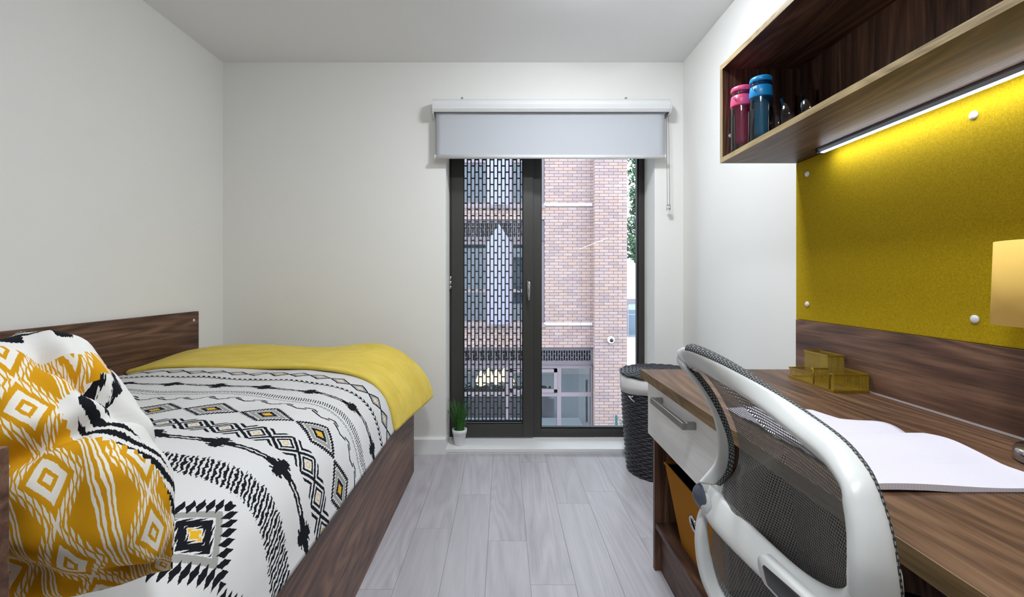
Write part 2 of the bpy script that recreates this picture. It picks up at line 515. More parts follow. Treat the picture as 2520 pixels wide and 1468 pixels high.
def tag(o, label=None, cat=None, group=None, kind=None):
    if label: o['label'] = label
    if cat: o['category'] = cat
    if group: o['group'] = group
    if kind: o['kind'] = kind
    return o

def bevel(o, w=0.002, seg=2):
    m = o.modifiers.new('bevel', 'BEVEL'); m.width = w; m.segments = seg; m.limit_method = 'ANGLE'; m.angle_limit = 0.7
    return o

ROOTLOC = {}
def thing(name, label, cat, loc, group=None, kind=None):
    o = bpy.data.objects.new(name, None); COL.objects.link(o); o.location = loc
    o.empty_display_size = 0.05
    ROOTLOC[o] = Vector(loc); tag(o, label, cat, group, kind); return o

def part(root, name, mb, mat, smooth=False, bev=0, label=None, kind=None):
    """root may be a thing or one of its parts (whose origin is the thing's base)"""
    me = mesh_of(name, mb, mat, ROOTLOC[root], smooth)
    o = link(name, me, parent=root); ROOTLOC[o] = ROOTLOC[root]
    if label: o['label'] = label
    if kind: o['kind'] = kind
    if bev: bevel(o, bev)
    return o

def single(name, mb, mat, label, cat, loc, smooth=False, bev=0, group=None):
    o = link(name, mesh_of(name, mb, mat, loc, smooth), loc); tag(o, label, cat, group)
    ROOTLOC[o] = Vector(loc)
    if bev: bevel(o, bev)
    return o

def struct(name, mb, mat, bev=0, label=None):
    o = link(name, mesh_of(name, mb, mat)); o['kind'] = 'structure'; ROOTLOC[o] = Vector((0, 0, 0))
    if label: o['label'] = label
    if bev: bevel(o, bev)
    return o

def cr_spline(pts, n, loop=False):
    pts = [Vector(p) for p in pts]; out = []; N = len(pts)
    segs = N if loop else N - 1
    for k in range(n):
        t = k / n * segs if loop else k / (n - 1) * segs
        i = min(int(t), segs - 1); f = t - i
        g = (lambda j: pts[j % N]) if loop else (lambda j: pts[max(0, min(N - 1, j))])
        p0, p1, p2, p3 = g(i - 1), g(i), g(i + 1), g(i + 2)
        out.append(0.5 * ((2 * p1) + (p2 - p0) * f + (2 * p0 - 5 * p1 + 4 * p2 - p3) * f * f + (3 * p1 - p0 - 3 * p2 + p3) * f ** 3))
    return out

def sm(a, b, x):
    t = max(0.0, min(1.0, (x - a) / (b - a))); return t * t * (3 - 2 * t)

# ================================================================== THE ROOM
OX0, OX1, OZ1 = -0.355, 0.930, 2.02        # window opening
fl = struct('floor', MB().box((WL, WF, -0.2), (WR, WB, -0.004)), 'floor_base', label='pale grey wood-effect plank floor')
# planks, laid along y in columns 0.158 wide
pw, plen, gap = 0.158, 1.07, 0.0005
joints = {-1: 2.265, 0: 1.864, 1: 1.596, 2: 2.176, -2: 1.958}
plank_cache = {}
for k in range(-11, 8):
    x0 = -0.063 + (k) * pw; x1 = x0 + pw
    x0c, x1c = max(x0, WL), min(x1, WR)
    if x1c - x0c < 0.005: continue
    j = joints.get(k, 1.4 + ((k * 0.613) % 1.0) * 1.07)
    y = j - plen * 4
    while y < WB:
        y0, y1 = max(y, WF), min(y + plen, WB)
        if y1 - y0 > 0.01:
            key = (round(x1c - x0c, 4), round(y1 - y0, 4))
            if key not in plank_cache:
                mb = MB().box((gap, gap, -0.004), (key[0] - gap, key[1] - gap, 0.0))
                plank_cache[key] = mesh_of('plank', mb, 'plank')
            o = link('plank', plank_cache[key], parent=fl); o.location = (x0c, y0, 0)
        y += plen
struct('ceiling', MB().box((WL - 0.1, WF - 0.1, HC), (WR + 0.1, WB + 0.3, HC + 0.15)), 'ceiling', label='plain white ceiling')
struct('wall_left', MB().box((WL - 0.1, WF - 0.1, -0.2), (WL, WB + 0.3, HC)), 'wall', label='white wall beside the bed')
struct('wall_right', MB().box((WR, WF - 0.1, -0.2), (WR + 0.1, WB + 0.3, HC)), 'wall', label='white wall behind the desk')
struct('wall_front', MB().box((WL, WF - 0.1, -0.2), (WR, WF, HC)), 'wall', label='white wall behind the camera')
mb = MB().box((WL, WB, -0.2), (OX0, WB + 0.28, HC)).box((OX1, WB, -0.2), (WR, WB + 0.28, HC)).box((OX0, WB, OZ1), (OX1, WB + 0.28, HC)).box((OX0, WB, -0.2), (OX1, WB + 0.28, -0.004))
struct('wall_back', mb, 'wall', label='white wall around the tall window')
mb = MB()
prof = [(WB, 0), (WB - 0.016, 0), (WB - 0.016, 0.090), (WB - 0.010, 0.100), (WB, 0.100)]
mb.ring_loft([[(x, y, z) for y, z in prof] for x in (WL, OX0)])
struct('baseboard_back', mb, 'trim', label='white skirting board left of the window')
mb = MB().ring_loft([[(x, y, z) for y, z in prof] for x in (OX1, WR)])
struct('baseboard_back_right', mb, 'trim', label='white skirting board right of the window')
mb = MB().ring_loft([[(WR - (WB - y), yy, z) for y, z in prof] for yy in (1.72, WB - 0.017)])
struct('baseboard_right', mb, 'trim', label='white skirting board on the right wall')

# ------------------------------------------------------------------ window / balcony door
win = thing('window_1', 'dark framed full-height window with a hinged door leaf', None, (0.29, WY, 0.03), kind='structure')
FZ0, FZ1 = 0.03, 2.02
fx0, fx1 = OX0 + 0.0, OX1 + 0.0
def bars(lst):
    mb = MB()
    for a, b2 in lst: mb.box(a, b2)
    return mb
# outer frame
part(win, 'outer_frame', bars([((fx0, WY, FZ0), (-0.318, WY + 0.07, FZ1)), ((0.892, WY, FZ0), (fx1, WY + 0.07, FZ1)),
     ((-0.318, WY, FZ1 - 0.05), (0.892, WY + 0.07, FZ1)), ((-0.318, WY, FZ0), (0.892, WY + 0.07, FZ0 + 0.028)),
     ((0.186, WY, FZ0 + 0.028), (0.246, WY + 0.07, FZ1 - 0.05)), ((0.246, WY, FZ0 + 0.028), (0.892, WY + 0.07, 0.085))]), 'anthracite', bev=0.002)
part(win, 'glazing_bead', bars([((0.246, WY + 0.012, 0.085), (0.254, WY + 0.05, FZ1 - 0.05)), ((0.884, WY + 0.012, 0.085), (0.892, WY + 0.05, FZ1 - 0.05)),
     ((0.254, WY + 0.012, 0.085), (0.884, WY + 0.05, 0.093))]), 'black', bev=0.001)
part(win, 'fixed_pane', MB().box((0.250, WY + 0.030, 0.088), (0.888, WY + 0.034, FZ1 - 0.052)), 'glass')
sash = part(win, 'door_leaf', bars([((-0.340, WY - 0.022, 0.040), (-0.262, WY - 0.001, 2.0)), ((0.128, WY - 0.022, 0.040), (0.196, WY - 0.001, 2.0)),
     ((-0.262, WY - 0.022, 0.040), (0.128, WY - 0.001, 0.122)), ((-0.262, WY - 0.022, 1.93), (0.128, WY - 0.001, 2.0)),
     ((-0.318, WY, 0.062), (-0.270, WY + 0.05, 1.96)), ((0.136, WY, 0.062), (0.184, WY + 0.05, 1.96)), ((-0.270, WY, 0.062), (0.136, WY + 0.05, 0.115)), ((-0.270, WY, 1.93), (0.136, WY + 0.05, 1.96))]),
     'anthracite', bev=0.003)
part(sash, 'door_pane', MB().box((-0.268, WY + 0.020, 0.116), (0.134, WY + 0.024, 1.93)), 'glass')
part(sash, 'gasket', bars([((-0.262, WY - 0.014, 0.122), (-0.256, WY - 0.004, 1.93)), ((0.122, WY - 0.014, 0.122), (0.128, WY - 0.004, 1.93)), ((-0.256, WY - 0.014, 0.122), (0.122, WY - 0.004, 0.129))]), 'black')
hx, hz = 0.165, 1.062
mb = MB().tube([(hx, WY - 0.023, hz + 0.010), (hx, WY - 0.023, hz - 0.03)], 0.012, 14)
mb.lathe([(0.012, 0), (0.0125, -0.008), (0.011, -0.018)], (hx, WY - 0.022, hz - 0.002), 16, 'y')
mb.tube([(hx, WY - 0.040, hz - 0.002), (hx, WY - 0.062, hz - 0.006), (hx, WY - 0.066, hz - 0.022), (hx, WY - 0.066, hz - 0.06), (hx, WY - 0.064, hz - 0.10), (hx, WY - 0.062, hz - 0.128)], [0.011, 0.012, 0.011, 0.010, 0.009, 0.007], 12)
part(sash, 'handle', mb, 'chrome', True, label='chrome lever handle')
mb = MB()
for z0, z1 in ((1.065, 1.092), (1.032, 1.062), (1.005, 1.029)): mb.tube([(-0.348, WY - 0.012, z0), (-0.348, WY - 0.012, z1)], 0.010, 12)
part(sash, 'hinge', mb, 'steel', True, label='grey metal hinge')
mb = MB().box((OX0, 2.792, 0.010), (OX1, WY + 0.0, 0.030)).box((OX0, 2.794, 0.0), (OX1, WY + 0.0, 0.0098))
part(win, 'window_sill', mb, 'trim', bev=0.001, label='low white sill board')

# perforated guard outside the door leaf
def perforated(mb, x0, x1, y0, y1, z0, z1, pitch, slot, vb, hb, plane='xz'):
    n = int(round((x1 - x0) / pitch)); pitch = (x1 - x0) / n
    for i in range(n + 1):
        x = x0 + i * pitch
        mb.box((x - vb / 2, y0, z0), (x + vb / 2, y1, z1))
    for i in range(n):
        x = x0 + i * pitch; z = z0 + (slot / 2 if i % 2 else 0)
        while z < z1:
            mb.box((x + vb / 2, y0, max(z0, z - hb / 2)), (x + pitch - vb / 2, y1, min(z1, z + hb / 2))); z += slot
    return mb
gs = thing('guard_screen', 'dark perforated metal guard with upright brick-bond slots outside the door leaf', 'screen', (-0.06, 3.125, 0.06))
part(gs, 'perforated_sheet', perforated(MB(), -0.300, 0.194, 3.12, 3.124, 0.105, 2.05, 0.026, 0.085, 0.0085, 0.009), 'screen_metal')
for nm, a, b2 in (('edge_rail', (-0.302, 3.116, 0.085), (0.197, 3.130, 0.108)), ('edge_rail', (-0.302, 3.116, 2.045), (0.197, 3.130, 2.06)), ('side_rail', (-0.315, 3.112, 0.085), (-0.302, 3.132, 2.06)), ('side_rail', (0.197, 3.112, 0.085), (0.210, 3.132, 2.06))):
    part(gs, nm, MB().box(a, b2), 'screen_metal', bev=0.001)

# ------------------------------------------------------------------ roller blind
rb = thing('roller_blind', 'white roller blind partly lowered over the window', 'blind', (0.28, 2.745, 1.80))
y0 = 2.70
prof = [(WB - 0.001, 2.148), (y0 + 0.045, 2.150), (y0 + 0.012, 2.144), (y0 - 0.004, 2.128), (y0 - 0.008, 2.105), (y0 - 0.002, 2.082), (y0 + 0.010, 2.068), (y0 + 0.016, 2.068), (y0 + 0.010, 2.085), (y0 + 0.030, 2.13), (WB - 0.001, 2.135)]
part(rb, 'cassette', MB().ring_loft([[(x, y, z) for y, z in prof] for x in (-0.416, 0.990)]), 'white_plastic', bev=0.0008)
cap = [(WB - 0.001, 2.152), (y0 + 0.045, 2.154), (y0 + 0.010, 2.148), (y0 - 0.008, 2.130), (y0 - 0.013, 2.105), (y0 - 0.006, 2.080), (y0 + 0.012, 2.058), (y0 + 0.06, 2.05), (WB - 0.001, 2.055)]
for xa, xb in ((-0.423, -0.416), (0.990, 0.997)):
    part(rb, 'end_cap', MB().ring_loft([[(x, y, z) for y, z in cap] for x in (xa, xb)]), 'white_plastic', bev=0.001)
part(rb, 'roller_tube', MB().tube([(-0.412, 2.752, 2.092), (0.986, 2.752, 2.092)], 0.024, 20), 'blind_fabric', True)
def fab(s, t):
    x = -0.408 + 1.376 * s; z = 2.095 - 0.292 * t
    return (x, 2.734 + 0.004 * math.sin(t * PI) * math.sin(s * PI) + 0.003 * sm(0.95, 1, s) * math.sin(t * PI) + 0.003 * sm(0.05, 0, s) * math.sin(t * PI), z)
o = part(rb, 'fabric', MB().grid(fab, 40, 16), 'blind_fabric', True)
sd = o.modifiers.new('thickness', 'SOLIDIFY'); sd.thickness = 0.0012
part(rb, 'bottom_bar', MB().ring_loft([[(x, 2.734 + 0.009 * math.cos(a), 1.806 + 0.012 * math.sin(a)) for a in [2 * PI * k / 14 for k in range(14)]] for x in (-0.408, 0.968)]), 'white_plastic', True)
for xa, xb in ((-0.414, -0.408), (0.968, 0.974)):
    part(rb, 'bar_end', MB().ring_loft([[(x, 2.734 + 0.010 * math.cos(a), 1.806 + 0.0135 * math.sin(a)) for a in [2 * PI * k / 14 for k in range(14)]] for x in (xa, xb)]), 'white_plastic', True)
for px in (1137, 1541):
    x = (px - CX) * 2.72 / FOC
    part(rb, 'bracket', MB().box((x - 0.006, 2.718, 2.147), (x + 0.006, WB - 0.001, 2.158)), 'steel', label='small grey fixing bracket')
mb = MB()
ico = bmesh.new(); bmesh.ops.create_icosphere(ico, subdivisions=1, radius=0.0026)
iv = [v.co.copy() for v in ico.verts]; ifc = [tuple(v.index for v in f.verts) for f in ico.faces]; ico.free()
def bead(p):
    i = len(mb.v); mb.v.extend([Vector(p) + q for q in iv]); mb.f.extend([tuple(i + k for k in f) for f in ifc])
path = []
N = 105
for k in range(N): path.append((0.983 + 0.0035 * k / N, 2.742, 2.070 - 0.545 * k / N))
for k in range(9): a = PI + PI * k / 8; path.append((0.994 + 0.0075 * math.cos(a), 2.742, 1.525 + 0.010 * math.sin(a)))
for k in range(N): path.append((1.0015 - 0.007 * k / N, 2.742, 1.525 + 0.545 * k / N))
for p in path: bead(p)
part(rb, 'bead_chain', mb, 'steel', True, kind='stuff', label='grey bead pull chain')
mb = MB().box((0.982, 2.736, 1.492), (1.006, 2.748, 1.518)).box((0.988, 2.748, 1.488), (1.012, 2.770, 1.500))
part(rb, 'chain_tensioner', mb, 'tumbler', bev=0.003, label='clear plastic chain tensioner')
mb = MB().tube([(0.988, 2.752, 2.060), (1.000, 2.746, 2.066)], 0.012, 12)
part(rb, 'chain_wheel', mb, 'steel', True)

# ------------------------------------------------------------------ ceiling light and added fill light (out of frame, above the bed aisle)
def ceiling_light(x, y, w, label):
    t = thing('ceiling_light', label, 'light', (x, y, HC), 'ceiling lights')
    c = (x, y, HC)
    part(t, 'base_ring', MB().lathe([(0.122, -0.0005), (0.124, -0.012), (0.114, -0.016), (0.108, -0.012)], c, 40, caps=False), 'white_plastic', True)
    prof = [(0.110 * math.cos(a), -0.010 - 0.042 * math.sin(a)) for a in [PI / 2 * k / 8 for k in range(8)]] + [(0.004, -0.052)]
    part(t, 'opal_diffuser', MB().lathe(prof, c, 40), emit('opal_diffuser', (244, 250, 255), w / (PI * 0.046)), True)
ceiling_light(0.38, 1.80, CEIL_W * 1.10, 'round opal ceiling light nearest the window, above the desk end')
ceiling_light(0.10, 0.25, CEIL_W * 1.10, 'added round opal fill light over the aisle beside the bed head')  # unseen lamp, added as fill to brighten the near half of the room

# ================================================================== BED
bx = -0.499; by0, by1 = 0.44, 2.537
bed = thing('bed_frame', 'dark walnut panelled bed base along the left wall', 'bed', (-1.11, 1.5, 0))
part(bed, 'side_panel', MB().box((bx - 0.018, by0 + 0.02, 0), (bx, by1, 0.385)), 'walnut_y', bev=0.001)
part(bed, 'foot_panel', MB().box((WL + 0.03, by1 - 0.018, 0), (bx - 0.018, by1, 0.385)), 'walnut_x', bev=0.001)
part(bed, 'headboard', MB().box((WL + 0.03, by0, 0), (bx, by0 + 0.02, 0.902)), 'walnut_x', bev=0.001)
part(bed, 'wall_panel', MB().box((WL + 0.001, by0, 0.25), (WL + 0.019, 2.55, 0.892)), 'walnut_y', bev=0.001)
part(bed, 'base_deck', MB().box((WL + 0.02, by0 + 0.02, 0.20), (bx - 0.018, by1 - 0.018, 0.36)), 'walnut_x')
part(bed, 'fixing_cap', MB().lathe([(0.008, 0), (0.008, 0.002), (0.005, 0.003)], (WL + 0.019, 2.508, 0.845), 14, 'x'), 'cap', True, label='pale round screw cap')

def matt(s, t): pass
mb = MB().box((-1.690, 0.475, 0.361), (-0.560, 2.42, 0.575))
o = single('mattress', mb, 'sheet', 'mattress in a cream fitted sheet under the patterned duvet', 'mattress', (-1.11, 1.48, 0.361))
bevel(o, 0.05, 4)
o.data.polygons.foreach_set('use_smooth', [True] * len(o.data.polygons))

SEC = [(-1.700, 0.640), (-1.55, 0.664), (-1.35, 0.672), (-1.10, 0.668), (-0.90, 0.662), (-0.76, 0.650), (-0.66, 0.630), (-0.585, 0.595), (-0.535, 0.545), (-0.507, 0.485), (-0.494, 0.430), (-0.487, 0.392)]
secp = cr_spline([(x, 0, z) for x, z in SEC], 600)
arc = [0.0]
for i in range(1, 600): arc.append(arc[-1] + (secp[i] - secp[i - 1]).length)
UL = arc[-1]
def section(s):
    a = s * UL; lo, hi = 0, 599
    while hi - lo > 1:
        mid = (lo + hi) // 2
        if arc[mid] <= a: lo = mid
        else: hi = mid
    f = (a - arc[lo]) / max(1e-9, arc[hi] - arc[lo]); p = secp[lo].lerp(secp[hi], f)
    q = (secp[hi] - secp[lo]).normalized(); n = Vector((-q.z, 0, q.x))
    if n.z < 0 and s < 0.9: n = -n
    return p, n
DV0, DV1 = 0.60, 2.40
def duv(s, t):
    d = DV0 + (DV1 - DV0) * t
    p, n = section(s)
    top = 1 - sm(0.70, 1.0, s)
    w = 0.012 * mnoise.noise(Vector((p.x * 3.5, d * 3.2, 1.3))) + 0.006 * mnoise.noise(Vector((p.x * 8, d * 9, 4.2)))
    w += 0.004 * math.sin(d * 26 + 3 * mnoise.noise(Vector((d * 2, s * 3, 0)))) * sm(0.72, 0.95, s)
    w *= 0.35 + 0.65 * top
    if s > 0.97: w *= (1 - s) / 0.03
    q = p + n * w
    z = q.z
    e = sm(DV0 + 0.10, DV0, d)                    # head end rolls down onto the sheet
    z = z - e * max(0.0, z - 0.60) * 0.9
    dy = -0.05 * sm(0.80, 1.0, s) * sm(2.2, 1.2, d)   # the cloth drags towards the head along the side
    return (q.x - 0.0, d + dy, z)
mb = MB().grid(duv, 150, 190, lambda s, t: (s * UL, DV0 + (DV1 - DV0) * t))
o = single('duvet', mb, 'ikat', 'white duvet printed with black, grey and mustard geometric rows', 'duvet', (-1.1, 1.4, 0.586), True)
sd = o.modifiers.new('thickness', 'SOLIDIFY'); sd.thickness = 0.02; sd.offset = -1

# throw
TV0, TV1 = 2.045, 2.565
def thr(s, t):
    L1 = TV1 - TV0; tot = L1 + 0.24
    l = t * tot
    p, n = section(s)
    over = min(l, L1)
    d = TV0 + over
    k = sm(0, 0.45, over)
    lift = 0.024 + 0.012 * k
    x = p.x + (0.085 * k) * sm(0.62, 1.0, s) ** 1.2 + n.x * lift * 0.6
    z = p.z + n.z * lift + 0.010 * k * sm(0.6, 0.3, s) + 0.052 * k * math.exp(-((s - 0.76) / 0.14) ** 2)
    if s > 0.85: z += 0.035 * k * sm(0.85, 1, s)
    # round the foot end
    rr = 0.10
    fall = max(0.0, l - (L1 - rr))
    if fall > 0:
        a = min(fall / rr, PI / 2); dz = rr * (1 - math.cos(a)); dy = rr * math.sin(a)
        extra = max(0.0, fall - rr * PI / 2)
        hz = max(0.0, (z - 0.40)) / 0.29
        d = TV1 - rr + dy + 0.012 * extra
        z = z - (dz + extra) * hz
        x -= 0.11 * (a / (PI / 2)) ** 2 * sm(0.75, 1.0, s)
    w = 0.012 * mnoise.noise(Vector((x * 3, d * 4, 7.7))) + 0.007 * mnoise.noise(Vector((d * 16, z * 5, 2.1))) * sm(0.7, 0.9, s)
    z += w * 0.7; x += w * sm(0.7, 0.95, s)
    if l < 0.03: z -= 0.010 * (1 - l / 0.03) ** 2 * n.z; x -= 0.010 * (1 - l / 0.03) ** 2 * n.x
    return (max(x, WL + 0.022), d - 0.02 * sm(0.8, 1, s) * (1 - k), z)
mb = MB().grid(thr, 110, 70)
o = single('throw_blanket', mb, 'velvet', 'mustard yellow velvet throw spread across the foot of the bed', 'blanket', (-1.1, 2.3, 0.66), True)
sd = o.modifiers.new('thickness', 'SOLIDIFY'); sd.thickness = 0.016; sd.offset = -1

# pillow leaning on the headboard
net = [  # rows bottom -> top, columns left -> right  (px, py, depth)
    [(-560, 1430, .60), (-260, 1500, .585), (0, 1480, .585), (230, 1440, .615), (425, 1400, .665)],
    [(-560, 1180, .62), (-260, 1230, .60), (0, 1240, .59), (240, 1240, .62), (420, 1235, .675)],
    [(-540, 990, .66), (-260, 1010, .65), (0, 1020, .64), (180, 1050, .67), (345, 1085, .735)],
    [(-500, 850, .73), (-260, 836, .73), (0, 838, .74), (105, 848, .765), (190, 880, .81)]]
netp = [[at(*q) for q in r] for r in net]
def pil_mid(s, t):
    rows = []
    for r in netp:
        f = s * 4; i = min(int(f), 3); f -= i
        g = lambda j: r[max(0, min(4, j))]
        p0, p1, p2, p3 = g(i - 1), g(i), g(i + 1), g(i + 2)
        rows.append(0.5 * ((2 * p1) + (p2 - p0) * f + (2 * p0 - 5 * p1 + 4 * p2 - p3) * f * f + (3 * p1 - p0 - 3 * p2 + p3) * f ** 3))
    f = t * 3; i = min(int(f), 2); f -= i
    g = lambda j: rows[max(0, min(3, j))]
    p0, p1, p2, p3 = g(i - 1), g(i), g(i + 1), g(i + 2)
    return 0.5 * ((2 * p1) + (p2 - p0) * f + (2 * p0 - 5 * p1 + 4 * p2 - p3) * f * f + (3 * p1 - p0 - 3 * p2 + p3) * f ** 3)
def pil(s, t, side):
    p = pil_mid(s, t); h = 0.01
    du = pil_mid(min(1, s + h), t) - pil_mid(max(0, s - h), t); dv = pil_mid(s, min(1, t + h)) - pil_mid(s, max(0, t - h))
    n = du.cross(dv).normalized()
    if n.dot(Vector((0, 0, CAMZ)) - p) < 0: n = -n
    T = 0.075 * (max(0, 1 - abs(2 * s - 1) ** 3.2) * max(0, 1 - abs(2 * t - 1) ** 2.6)) ** 0.55
    w = 0.014 * mnoise.noise(Vector((s * 5 + t * 2, t * 5 - s, 3.1))) + 0.008 * mnoise.noise(Vector((s * 11 - t * 5, t * 9 + s * 6, 9.4)))
    ln = (s - 0.35) * 0.45 + (t - 0.30); w += -0.020 * math.exp(-(ln / 0.05) ** 2) * sm(0.2, 0.6, s)
    ln = (t - 0.70) + (s - 0.75) * 0.7; w += -0.022 * math.exp(-(ln / 0.045) ** 2) * sm(0.45, 0.7, s)
    w += 0.010 * math.sin((s * 0.8 + t) * 21 + 4 * mnoise.noise(Vector((s * 3, t * 3, 5.5)))) * mnoise.noise(Vector((s * 4, t * 4, 8.8)))
    ln = (t - 0.42) - (s - 0.5) * 0.55; w += -0.018 * math.exp(-(ln / 0.035) ** 2) * sm(0.95, 0.6, s) * sm(0.1, 0.4, s)
    w *= 1.45 * min(1, T / 0.03)
    return p + n * (T * side + (w if side > 0 else 0))
NS, NT_ = 90, 70
def is_yellow(s, t):
    bump_ = math.exp(-((t - 0.60) / 0.20) ** 2)
    sb = 1.0 - 0.33 * bump_ - 0.015
    if t > 0.84 - 0.05 * sm(0.3, 0.9, s) + 0.02 * math.sin(s * 9): return False
    return s < sb
fr, bk = MB(), MB()
for b2 in range(NT_ + 1):
    for a in range(NS + 1):
        s, t = a / NS, b2 / NT_
        p = pil(s, t, 1); fr.v.append(p); bk.v.append(p)
        fr.uvs.append((s * 1.0 + t * 0.32, t * 0.62 - s * 0.13 + 0.16)); bk.uvs.append((s * 0.70, t * 0.46))
for b2 in range(NT_):
    for a in range(NS):
        k = b2 * (NS + 1) + a; f = (k, k + 1, k + NS + 2, k + NS + 1)
        (fr if is_yellow((a + .5) / NS, (b2 + .5) / NT_) else bk).f.append(f)
off = len(bk.v)
for b2 in range(NT_ + 1):
    for a in range(NS + 1):
        s, t = a / NS, b2 / NT_
        bk.v.append(pil(s, t, -1)); bk.uvs.append((s * 0.70, t * 0.46))
for b2 in range(NT_):
    for a in range(NS):
        k = off + b2 * (NS + 1) + a; bk.f.append((k, k + NS + 1, k + NS + 2, k + 1))
pw_ = thing('patterned_pillow', 'mustard and white patterned pillow with white-and-black reverse propped by the headboard', 'pillow', (-0.8, 0.64, 0.60))
part(pw_, 'front_panel', fr, 'pillow_yellow', True, label='mustard cloth printed with white diamonds')
part(pw_, 'back_panel', bk, 'pillow_white', True, label='white cloth with black brush marks')
# plain pillow lying beneath it
def low(s, t, side):
    x = -1.22 + 0.70 * s; y = 0.475 + 0.15 * t
    T = 0.045 * (max(0, 1 - abs(2 * s - 1) ** 4) * max(0, 1 - abs(2 * t - 1) ** 3)) ** 0.5
    return (x, y, 0.615 + T * side * (1 if side > 0 else 0.5) + 0.004 * mnoise.noise(Vector((s * 6, t * 5, 1))))
mb = MB().grid(lambda s, t: low(s, t, 1), 40, 20).grid(lambda s, t: low(s, t, -1), 40, 20)
single('plain_pillow', mb, 'sheet', 'plain cream pillow lying flat under the mustard patterned pillow', 'pillow', (-0.87, 0.55, 0.59), True)

# ================================================================== DESK WALL
DZ, DFX, DY1, DY0 = 0.735, 0.511, 1.697, -0.55
desk = thing('desk', 'long walnut desk top fixed along the right wall', 'desk', (0.81, 1.0, 0))
o = part(desk, 'desk_top', MB().box((DFX + 0.002, DY0, DZ - 0.030), (WR - 0.001, DY1, DZ)), 'walnut_desk', bev=0.001)
part(desk, 'front_edging', MB().box((DFX, DY0, DZ - 0.030), (DFX + 0.002, DY1, DZ)), 'desk_edge', label='paler edging strip')
part(desk, 'upstand', MB().box((WR - 0.018, DY0, DZ + 0.0005), (WR - 0.001, DY1 - 0.004, 0.922)), 'walnut_y', bev=0.001)
part(desk, 'sealant_bead', MB().hexa([(WR - 0.018, DY0, DZ), (WR - 0.022, DY0, DZ), (WR - 0.018, DY0, DZ + 0.004)], [(WR - 0.018, DY1 - .02, DZ), (WR - 0.022, DY1 - .02, DZ), (WR - 0.018, DY1 - .02, DZ + 0.004)]), 'sealant', label='clear sealant line')
part(desk, 'back_panel', MB().box((WR - 0.018, DY0 + 0.05, 0.30), (WR - 0.001, 1.10, DZ - 0.0305)), 'walnut_y')
part(desk, 'end_panel', MB().box((DFX + 0.04, DY0, 0), (WR - 0.001, DY0 + 0.018, DZ - 0.0305)), 'walnut_z')

pb = thing('pin_board', 'mustard yellow fabric pin board above the desk', 'board', (WR - 0.006, 1.0, 0.922))
part(pb, 'cloth_panel', MB().box((WR - 0.012, DY0, 0.9225), (WR - 0.001, DY1 + 0.004, 1.5025)), 'board', bev=0.002)
for px, py in ((1986, 428), (1986, 748), (2395, 283), (2398, 785)):
    d = (WR - 0.014) * FOC / (px - CX); p = at(px, py, d)
    part(pb, 'stud', MB().lathe([(0.0100, 0), (0.0098, -0.003), (0.007, -0.0055), (0.003, -0.007)], (WR - 0.012, p.y, p.z), 20, 'x'), 'white_plastic', True, label='white domed fixing stud')

# drawer pedestal at the far end
ux = 0.556
un = thing('drawer_unit', 'walnut pedestal with a white drawer above an open shelf under the desk', 'cabinet', (0.83, 1.41, 0))
part(un, 'side_panel', MB().box((ux, DY1 - 0.024, 0), (WR - 0.002, DY1 - 0.006, DZ - 0.031)), 'walnut_z', bev=0.001)
part(un, 'side_panel', MB().box((ux, 1.122, 0), (WR - 0.002, 1.140, DZ - 0.031)), 'walnut_z', bev=0.001)
part(un, 'shelf', MB().box((ux + 0.002, 1.140, 0.158), (WR - 0.004, DY1 - 0.024, 0.176)), 'walnut_y', bev=0.001)
part(un, 'plinth', MB().box((ux + 0.022, 1.140, 0.0), (ux + 0.040, DY1 - 0.024, 0.158)), 'walnut_y')
part(un, 'back_panel', MB().box((WR - 0.022, 1.140, 0.176), (WR - 0.004, DY1 - 0.024, DZ - 0.031)), 'walnut_z')
part(un, 'drawer_box', MB().box((ux + 0.004, 1.150, 0.52), (WR - 0.06, DY1 - 0.034, 0.68)), 'drawer_white')
dr = part(un, 'drawer_front', MB().box((0.535, 1.140, 0.502), (0.553, 1.686, 0.699)), 'drawer_white', bev=0.0015, label='white woodgrain drawer front')
mb = MB().box((0.496, 1.262, 0.652), (0.508, 1.540, 0.672)).box((0.508, 1.262, 0.652), (0.535, 1.276, 0.672)).box((0.508, 1.526, 0.652), (0.535, 1.540, 0.672))
part(dr, 'handle', mb, 'steel', bev=0.001, label='brushed steel bow handle')

# wall shelf
SX, SZ0, SZ1, SY0, SY1 = 0.809, 1.503, 1.865, -0.40, 1.700
sh = thing('wall_shelf', 'open-fronted dark walnut wall shelf with pale front edges', 'shelf', (0.96, 1.0, SZ0))
th = 0.018
part(sh, 'bottom_board', MB().box((SX + 0.002, SY0, SZ0), (WR - 0.001, SY1, SZ0 + th)), 'walnut_y', bev=0.0006)
part(sh, 'top_board', MB().box((SX + 0.002, SY0, SZ1 - th), (WR - 0.001, SY1, SZ1)), 'walnut_y', bev=0.0006)
part(sh, 'end_board', MB().box((SX + 0.002, SY1 - th, SZ0 + th), (WR - 0.001, SY1, SZ1 - th)), 'walnut_z')
part(sh, 'end_board', MB().box((SX + 0.002, SY0, SZ0 + th), (WR - 0.001, SY0 + th, SZ1 - th)), 'walnut_z')
part(sh, 'back_board', MB().box((WR - 0.010, SY0 + th, SZ0 + th), (WR - 0.001, SY1 - th, SZ1 - th)), 'walnut_z')
part(sh, 'front_edging', MB().box((SX, SY0, SZ0), (SX + 0.002, SY1, SZ0 + th)), 'edge', label='pale oak edging')
part(sh, 'front_edging', MB().box((SX, SY0, SZ1 - th), (SX + 0.002, SY1, SZ1)), 'edge', label='pale oak edging')
part(sh, 'front_edging', MB().box((SX, SY1 - th, SZ0 + th), (SX + 0.002, SY1, SZ1 - th)), 'edge_z', label='pale oak edging')
p = at(1959, 207, (WR - 0.012) * FOC / (1959 - CX))
